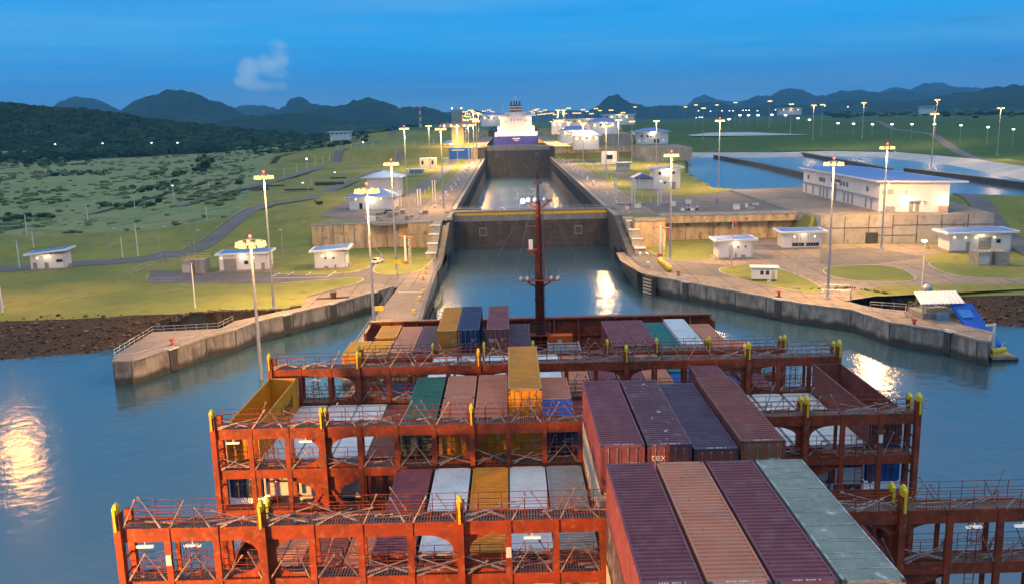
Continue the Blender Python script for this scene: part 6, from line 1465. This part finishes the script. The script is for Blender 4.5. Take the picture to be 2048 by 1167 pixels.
r = thing('fender_boom', 'long pale yellow rubbing boom on the guide wall edge', 'fender', (-17.6, 205, 2)); m = MB(); m.add([(0, -9, 0), (.8, 0, 1.2), (0, 10, 2.2), (.3, -9, -.4), (1.1, 0, -.6), (.3, 10, 1.6)], [(0, 1, 4, 3), (1, 2, 5, 4), (0, 3, 4, 1), (1, 4, 5, 2)]); m.build('boom', [mat('pale_yellow', (.6, .55, .2), .6)], r)
# wall bollards and ladders recesses along both quays
def on_path(P, t):
    L_ = [math.dist(a, b) for a, b in zip(P[:-1], P[1:])]; s = t * sum(L_)
    for (a, b), l_ in zip(zip(P[:-1], P[1:]), L_):
        if s <= l_: return a[0] + (b[0] - a[0]) * s / l_, a[1] + (b[1] - a[1]) * s / l_, math.atan2(b[1] - a[1], b[0] - a[0])
        s -= l_
    return (*P[-1], 0)
for P, ts, side in ((LQ_front, (.16, .55, .72, .9), 'left'), (RQ_front, (.12, .42, .85), 'right')):
    for i, t in enumerate(ts):
        x, y, a = on_path(P, t); r = thing('ladder_recess', 'dark ladder recess in the %s quay, number %s from the %s' % (side, ('one', 'two', 'three', 'four')[i], 'pointed end' if side == 'left' else 'lock'), 'ladder', (x, y, 0), a, 'ladder recesses in the quays')
        m = MB(); m.box(-.9, .9, -.28, .1, .3, ZQ - .1); m.build('recess', [concrete_wet], r); m = MB(); m.box(-1.2, 1.2, -.5, .8, ZQ + .02, ZQ + .2); m.build('top_plate', [paint_w], r); m = MB()
        for z in np.arange(.4, 4, .4): m.bar((-.35, -.4, z), (.35, -.4, z), .08)
        m.build('rung', [steel_dark], r)
BO = {}
def bollard(x, y, z, label, m_, s=1.0, group=None):
    if m_.name not in BO: BO[m_.name] = MB().bar((0, 0, 0), (0, 0, .75), .55, n=10, w2=.45).bar((0, 0, .75), (0, 0, 1.0), .9, n=10, w2=.75).data('bollard_body', [m_]), MB().box(-.6, .6, -.6, .6, 0, .06).data('base_plate', [steel_dark])
    r = thing('bollard', label, 'bollard', (x, y, z), 0, group); o = link('bollard_body', BO[m_.name][0], r); o.scale = (s,) * 3; link('base_plate', BO[m_.name][1], r)
for i, (px, py) in enumerate(((853, 538), (846, 560), (851, 548), (828, 627), (840, 600), (846, 587))): g = G(px, py, ZQ); bollard(g.x, g.y, ZQ + .03, 'small pale yellow mooring bollard on the guide wall, number %s from the stairs' % ('one', 'three', 'two', 'six', 'five', 'four')[i], paint_y, 1.0, 'yellow bollards on the guide wall')
for px, py, lb in ((1280, 513, 'by the zebra stripes'), (1296, 533, 'above the black fender')): g = G(px, py, ZQ); bollard(g.x, g.y, ZQ + .03, 'white mooring bollard on the right quay ' + lb, paint_w, 1.2)
for px, py, lb in ((1357, 551, 'by the quay edge near the yellow drums'), (1558, 593, 'in the middle of the long right quay'), (1828, 650, 'near the railings at the quay end'), (345, 690, 'inside the railing of the left quay end')): g = G(px, py, ZQ); bollard(g.x, g.y, ZQ + .03, 'small red mooring bollard ' + lb, mat('faded_red', (.5, .08, .05), .6), 1.3)
g = G(667, 597, ZQ); r = thing('mooring_capstan', 'dark rusty capstan with spread ropes on the left concrete strip', 'capstan', (g.x, g.y, ZQ + .03)); MB().bar((0, 0, 0), (0, 0, 1.5), 1.2, n=12, w2=1.6).build('drum', [mat('rusty', (.10, .04, .035), .8)], r); m = MB(); m.bar((-4, -.5, .1), (0, 0, .15), .45); m.bar((0, 0, .15), (3.6, .6, .1), .45); m.build('arm', [mat('rusty', (.10, .04, .035), .8)], r)
for i in range(5):
    g = G(1320 + i * 4.6, 527 + i * 4, ZQ); r = thing('float_drum', 'yellow mooring drum, number %s in the slanting row on the right apron' % ('one', 'two', 'three', 'four', 'five')[i], 'drum', (g.x, g.y, ZQ + .03), 0, 'yellow drums in a row')
    m = MB(); m.bar((-.6, 0, .75), (.6, 0, .75), 1.5, n=12); m.build('drum_body', [paint_y], r); MB().bar((-.1, 0, .75), (.1, 0, .75), 1.6, n=12).build('band', [mat('dirty_yellow', (.45, .33, .05), .7)], r)
# sign boards
def sign(px, py, hpx, z, label, m_=None, w_=2.2, hb=1.0):
    g = G(px, py, z); t = D(px, hpx, g.y); hg = t.z - z; r = thing('sign', label, 'sign', (g.x, g.y, z + .02)); MB().bar((0, 0, 0), (0, 0, hg), .2, n=6).build('post', [galv], r); MB().box(-w_ / 2, w_ / 2, -.16, -.105, hg - hb * .5, hg + hb * .5).build('board', [m_ or paint_y], r)
sign(795, 560, 524, ZQ, 'amber board on a post where the left quay meets the guide wall'); sign(758, 640, 616, ZQ, 'yellow board on the guide wall fence close to the ship')
for px, py, py2, z, lb in ((853, 415, 388, ZL, 'left'), (892, 393, 360, ZL, 'double')):
    pass
def twin_posts(px, py, py2, z, label, n=2, w_=1.0):
    g = G(px, py, z); t = D(px, py2, g.y); hg = t.z - z; r = thing('vent_pipe_pair', label, 'pipes', (g.x, g.y, z), 0, 'tall white pipe pairs')
    for i in range(n): MB().bar((i * w_, 0, 0), (i * w_, 0, hg), .42, n=8).build('pipe', [paint_w], r)
for px, py, py2, z, lb in ((1229, 392, 356, ZL, 'at the right lockside, farthest'), (1264, 409, 367, ZL, 'at the right lockside, middle'), (1316, 412, 366, ZL, 'before the white two-storey building'), (836, 412, 378, ZL, 'by the left yard, right one'), (797, 415, 380, ZL, 'by the left yard next to the hip-roofed building'), (866, 405, 361, ZL, 'beside the left lock road')): twin_posts(px, py, py2, z, 'pair of tall white pipes ' + lb)
def signal_pole(px, py, py2, label):
    g = G(px, py, ZQ); t = D(px, py2, g.y); hg = t.z - ZQ; r = thing('signal_mast', label, 'signal mast', (g.x, g.y, ZQ)); MB().bar((0, 0, 0), (0, 0, hg), .7, n=10, w2=.6).build('pole', [paint_w], r); m = MB()
    for s in (.9, 1.6): m.bar((s, 0, 0), (s, 0, hg * .92), .16)
    for z in np.arange(.5, hg * .9, .6): m.bar((.9, 0, z), (1.6, 0, z), .1)
    m.build('ladder', [galv], r); m = MB(); m.bar((-1.4, 0, hg), (2.6, 0, hg - .6), .35); m.bar((2.4, 0, hg - .6), (2.2, 0, hg * .55), .3); m.box(-.6, .6, -.5, .5, 0, 1.0); m.build('arm', [mat('faded_red', (.5, .08, .05), .6)], r)
signal_pole(812, 529, 472, 'white pole with rusty red arm in front of the ochre wall on the left'); signal_pole(1320, 514, 453, 'white pole with ladder and red foot at the right lock mouth')
g = G(1463, 535, ZQ); r = thing('windsock', 'orange windsock on a thin red and white pole before the ochre wall', 'windsock', (g.x, g.y, ZQ)); t = D(1457, 444, g.y); hg = t.z - ZQ
for i in range(6): MB().bar((0, 0, hg * i / 6), (0, 0, hg * (i + 1) / 6), .16, n=6).build('pole_section', [paint_w if i % 2 else wood_or], r)
MB().bar((0, 0, hg), (1.0, 0, hg - .1), .7, n=8, w2=.55).bar((1.0, 0, hg - .1), (1.1, 0, hg - 1.6), .5, n=8, w2=.35).build('sock', [wood_or], r)
g = G(1594, 577, ZQ); r = thing('flag_pole', 'thin grey pole on a small base on the right grass island', 'pole', (g.x, g.y, ZQ + .13)); MB().bar((0, 0, 0), (0, 0, 11), .16, n=6, w2=.1).build('pole', [galv], r); MB().bar((0, 0, 0), (0, 0, .15), 2.0, n=12).build('base', [concrete_pave], r)
g = G(1844, 574, ZQ); r = thing('street_lamp', 'street lamp with lit white head on the right apron near the rocks', 'street lamp', (g.x, g.y, ZQ)); MB().bar((0, 0, 0), (0, 0, 10.5), .3, n=8, w2=.2).build('pole', [paint_w], r); MB().box(-.7, .3, -.3, .3, 10.5, 10.9).build('lamp_head', [em_white], r); MB().box(.3, 1.2, -.1, .1, 8.8, 9.4).build('arrow_plate', [paint_y], r)
# vehicles
def car(px, py, z, rz, m_, label, s=1.0):
    g = G(px, py, z); r = thing('parked_car', label, 'car', (g.x, g.y, z + .03), rz); m = MB()
    prof_ = [(-2.2, .35), (-2.25, .85), (-1.5, .98), (-.9, 1.5), (.7, 1.55), (1.3, 1.02), (2.2, .9), (2.25, .4)]; v = []
    for y, k in ((-.85, 1), (.85, 1)): v += [(x, y * (.86 if z_ > 1.1 else 1), z_) for x, z_ in prof_]
    n = len(prof_); m.add(v, [tuple(range(n)), tuple(range(n, 2 * n))[::-1]] + [(i + n, i, (i + 1) % n, (i + 1) % n + n)[::-1] for i in range(n)][::1]); m.build('body', [m_], r)
    for y in (-.80, .80): MB().box(-.75, .9, min(y, y * 1.0) - .01, y + .01, 1.08, 1.44).build('side_window', [glass], r)
    MB().add([(-1.49, -.7, 1.0), (-1.49, .7, 1.0), (-.96, .66, 1.48), (-.96, -.66, 1.48)], [(0, 1, 2, 3), (3, 2, 1, 0)], M=Matrix.Translation((-.02, 0, .02))).build('rear_window', [glass], r)
    MB().add([(1.33, -.7, 1.04), (1.33, .7, 1.04), (.76, .66, 1.52), (.76, -.66, 1.52)], [(0, 1, 2, 3), (3, 2, 1, 0)], M=Matrix.Translation((.02, 0, .02))).build('windscreen', [glass], r)
    for x in (-1.4, 1.4):
        for y in (-.9, .7): MB().bar((x, y, .33), (x, y + .2, .33), .66, n=12).build('wheel', [black_r], r)
    for y in (-.6, .6): MB().box(-2.29, -2.24, y - .15, y + .15, .7, .85).build('tail_light', [mat('tail_red', (.4, .01, .01), .4)], r)
car(755, 527, ZQ, R(65), paint_w, 'white car parked on the left apron below the ochre wall')
car(1385, 420, ZL, R(0), galv, 'pale grey car on the lock platform right of the yellow gate')
car(778, 428, ZL, R(8), steel_dark, 'dark car parked in the yard by the hip-roofed building')
# canopy, chute and pontoon at the right quay end
g = G(1850, 640, ZQ); r = thing('shelter', 'corrugated white canopy with yellow rails at the end of the right quay', 'shelter', (g.x, g.y, ZQ + .02)); m = MB(); W = 8.6
n = 22
for i in range(n): x0, x1 = W * i / n, W * (i + 1) / n; zz = .1 if i % 2 else 0; m.add([(x0 - 1, 0, 3.2 + zz), (x1 - 1, 0, 3.2 + .1 - zz), (x1 + 1.2, 8, 4.0 + .1 - zz), (x0 + 1.2, 8, 4.0 + zz), (x0 - 1, 0, 3.1 + zz), (x1 - 1, 0, 3.1 + .1 - zz), (x1 + 1.2, 8, 3.9 + .1 - zz), (x0 + 1.2, 8, 3.9 + zz)], [(0, 1, 2, 3), (7, 6, 5, 4), (0, 4, 5, 1)])
m.build('canopy', [paint_w], r); m = MB()
for x, y, z in ((0, 1, 3.2), (W - 2, 1, 3.2), (1.5, 7, 3.9), (W, 7, 3.9)): m.bar((x, y, 0), (x, y, z), .25, .25)
m.build('column', [galv], r); m = MB().box(0, 7.5, 1.5, 7.5, 0, 1.0); m.build('platform', [concrete], r); rl = MB(); railing(rl, 0, 7.5, 1.5, 1.0, 1.1, 1.2, 2); railing(rl, 0, 7.5, 7.5, 1.0, 1.1, 1.2, 2); rl.build('railing', [paint_y], r)
m = MB().box(2.5, 4.5, -.4, 1.2, 0, 1.3); m.build('winch_box', [mat('blue_grey', (.18, .28, .36), .6)], r)
pa, pb, pc, pd = G(1900, 606, 7.4), G(1944, 606, 7.4), G(2003, 690, .2), G(1948, 676, 1.6)
r = thing('chute', 'bright blue chute slanting from the canopy down to the water', 'chute', pa); m = MB(); o_ = pa; th = Vector((0, 0, -.5)); v = [pa - o_, pb - o_, pc - o_, pd - o_]; v = v + [a + th for a in v]
m.add([tuple(a) for a in v], [(0, 3, 2, 1), (4, 5, 6, 7), (0, 1, 5, 4), (1, 2, 6, 5), (2, 3, 7, 6), (3, 0, 4, 7)]); m.build('slide_body', [blue_sheet], r)
u = (v[3] - v[0]); w2 = (v[1] - v[0]); q0 = v[0] + u * .18 + Vector((0, 0, .06)); MB().quad(q0 + w2 * .1, q0 + w2 * .7, q0 + w2 * .7 + u * .22, q0 + w2 * .1 + u * .25).build('patch', [mat('light_blue_sheet', (.05, .28, .7), .5)], r)
g = G(1984, 722, 0); r = thing('pontoon', 'yellow work pontoon moored at the tip of the right quay', 'pontoon', (g.x, g.y, -.2)); m = MB().box(0, 4.6, 0, 4.0, .5, .95); m.build('deck', [concrete_pave], r); m = MB()
for y in (.5, 3.4): m.bar((-.1, y, .2), (4.8, y, .2), 1.0, n=10)
m.build('float', [black_r], r); m = MB(); m.bar((.6, 1.6, 1.5), (3.4, 2.0, 1.9), 1.3, n=8, w2=.9); m.box(.3, 3.6, 1, 3, .95, 1.2); m.build('equipment', [paint_y], r); m = MB(); m.bar((-.4, .5, 5), (1.8, 1, 1.2), .15); m.bar((2.2, 2, 1.5), (3.2, 2.2, 3.2), .12); m.build('boom', [paint_w], r)
g = G(1985, 705, 0); r = thing('guide_pile', 'tall pale pile beside the pontoon at the right quay tip', 'pile', (g.x, g.y, -3)); MB().bar((0, 0, 0), (0, 0, 8.6), .45, n=10).build('pile_tube', [paint_w], r); MB().bar((0, 0, 8.3), (-1.6, 0, 8.3), .3, .3).build('arm', [paint_w], r)
g = G(1890, 608, ZQ); r = thing('ventilator', 'round grey ventilator next to the canopy on the right quay', 'ventilator', (g.x - 4, g.y, ZQ - .5)); MB().bar((0, 0, 0), (0, 0, 3.2), 2.2, n=14, w2=1.4).build('base', [galv], r); MB().sphere((0, 0, 3.8), 1.1).build('hood', [galv], r)
# half sunken boat on the left bank
g = G(262, 662, 1.5); r = thing('stranded_boat', 'old upturned boat hull leaning on the rocky left bank', 'boat', g, 0); r.rotation_euler = (R(-28), R(10), R(-18)); m = MB(); K_ = 8; v = []; f = []
for j in range(7):
    y = j * 1.1; wdt = .95 * math.sin(math.pi * min(1, (j + 1.2) / 4.5) * .5) * (1 if j < 5 else .8)
    for i in range(K_ + 1): a = math.pi * i / K_; v.append((wdt * math.cos(a), y, -wdt * .9 * math.sin(a) + .8))
for j in range(6):
    for i in range(K_): f.append((j * 9 + i, j * 9 + i + 1, j * 9 + i + 10, j * 9 + i + 9))
m.add(v, f, 0, True); m.add([(a * .93, b, c_ + .06) for a, b, c_ in v], [q[::-1] for q in f], 0, True); m.build('hull', [mat('boat_grey', (.22, .22, .18), .7, var=.4)], r); MB().box(-1.1, 1.1, 6.6, 6.75, .2, .95).build('transom', [concrete], r)
# pipes and pallets on the left yard
for px, py, n, L_, lb, mt in ((575, 393, 3, 12, 'black pipes lying beside the hill road', steel_dark), (635, 381, 8, 13, 'untidy pile of black pipes and pallets by the hill road', steel_dark), (500, 391, 4, 9, 'row of dark boxes on the boundary road', steel_dark), (664, 367, 2, 8, 'short black pipes on the lawn', steel_dark), (530, 384, 3, 10, 'dark beams on the boundary road farther on', steel_dark)):
    g = G(px, py, 9.5); g.z = H(g.x, g.y); r = thing('pipe_pile', lb, 'pipes', g, 0, 'piles of pipes'); q_ = random.Random(px)
    for i in range(n): m = MB(); y = (i % 4) * 1.0; z = .4 + (i // 4) * .7; m.bar((q_.uniform(-2, 0), y, z), (L_ + q_.uniform(-2, 1), y + q_.uniform(-1, 1), z), .8, n=8); m.build('pipe', [mt if i % 3 else mat('rusty', (.10, .04, .035), .8)], r)
# railings, boxes and low machinery on the lock platforms
q_ = random.Random(4); k = 0
for (xa, xb, ya, yb, z, n, side) in ((-48, -27, 288, 312, ZL, 16, 'left'), (37, 90, 290, 326, ZL, 22, 'right')):
    for i in range(n):
        x, y = q_.uniform(xa, xb), q_.uniform(ya, yb); w_, d_, h_ = q_.uniform(.6, 2.4), q_.uniform(.5, 1.6), q_.uniform(.5, 1.7); r = thing('equipment_box', 'small grey equipment box on the %s platform beside the gate' % side, 'equipment', (x, y, z + .03), q_.uniform(-.2, .2), 'equipment boxes on the %s gate platform' % side)
        MB().box(-w_ / 2, w_ / 2, -d_ / 2, d_ / 2, 0, h_).build('cabinet', [q_.choice([galv, concrete, doorm, paint_w])], r); MB().box(-w_ / 2 - .05, w_ / 2 + .05, -d_ / 2 - .05, d_ / 2 + .05, h_, h_ + .08).build('lid', [galv], r)
for side, x0 in (('left', -27.5), ('right', 41)):
    for i in range(26):
        y = 330 + i * 15.5; bollard(x0 + (.8 if i % 2 else -.8), y, ZL + .05, 'small pale bollard in the long row on the %s lockside' % side, paint_w, 1.1, 'bollard row on the %s lockside' % side)
for side, x0 in (('left', -38), ('right', 53)):
    for i in range(18):
        y = 330 + i * 21; r = thing('low_lamp', 'short pale bollard lamp in the grass strip along the %s lockside' % side, 'lamp', (x0, y, ZL), 0, 'bollard lamps on the %s grass strip' % side); MB().bar((0, 0, 0), (0, 0, 2.2), .22, n=6).build('post', [paint_w], r)
m = None

# ------------------------------------------------------------------ evening air
hm = bpy.data.materials.new('evening_air'); hm.use_nodes = True; t = hm.node_tree; t.nodes.remove(t.nodes['Principled BSDF']); pv = t.nodes.new('ShaderNodeVolumePrincipled')
pv.inputs['Color'].default_value = (.22, .62, 1, 1); pv.inputs['Density'].default_value = 7.5e-5; pv.inputs['Anisotropy'].default_value = .2
t.links.new(pv.outputs[0], t.nodes['Material Output'].inputs['Volume'])
o = MB().box(-12000, 12000, -700, 15500, -16, 620).build('haze', [hm]); tag(o, kind='stuff')
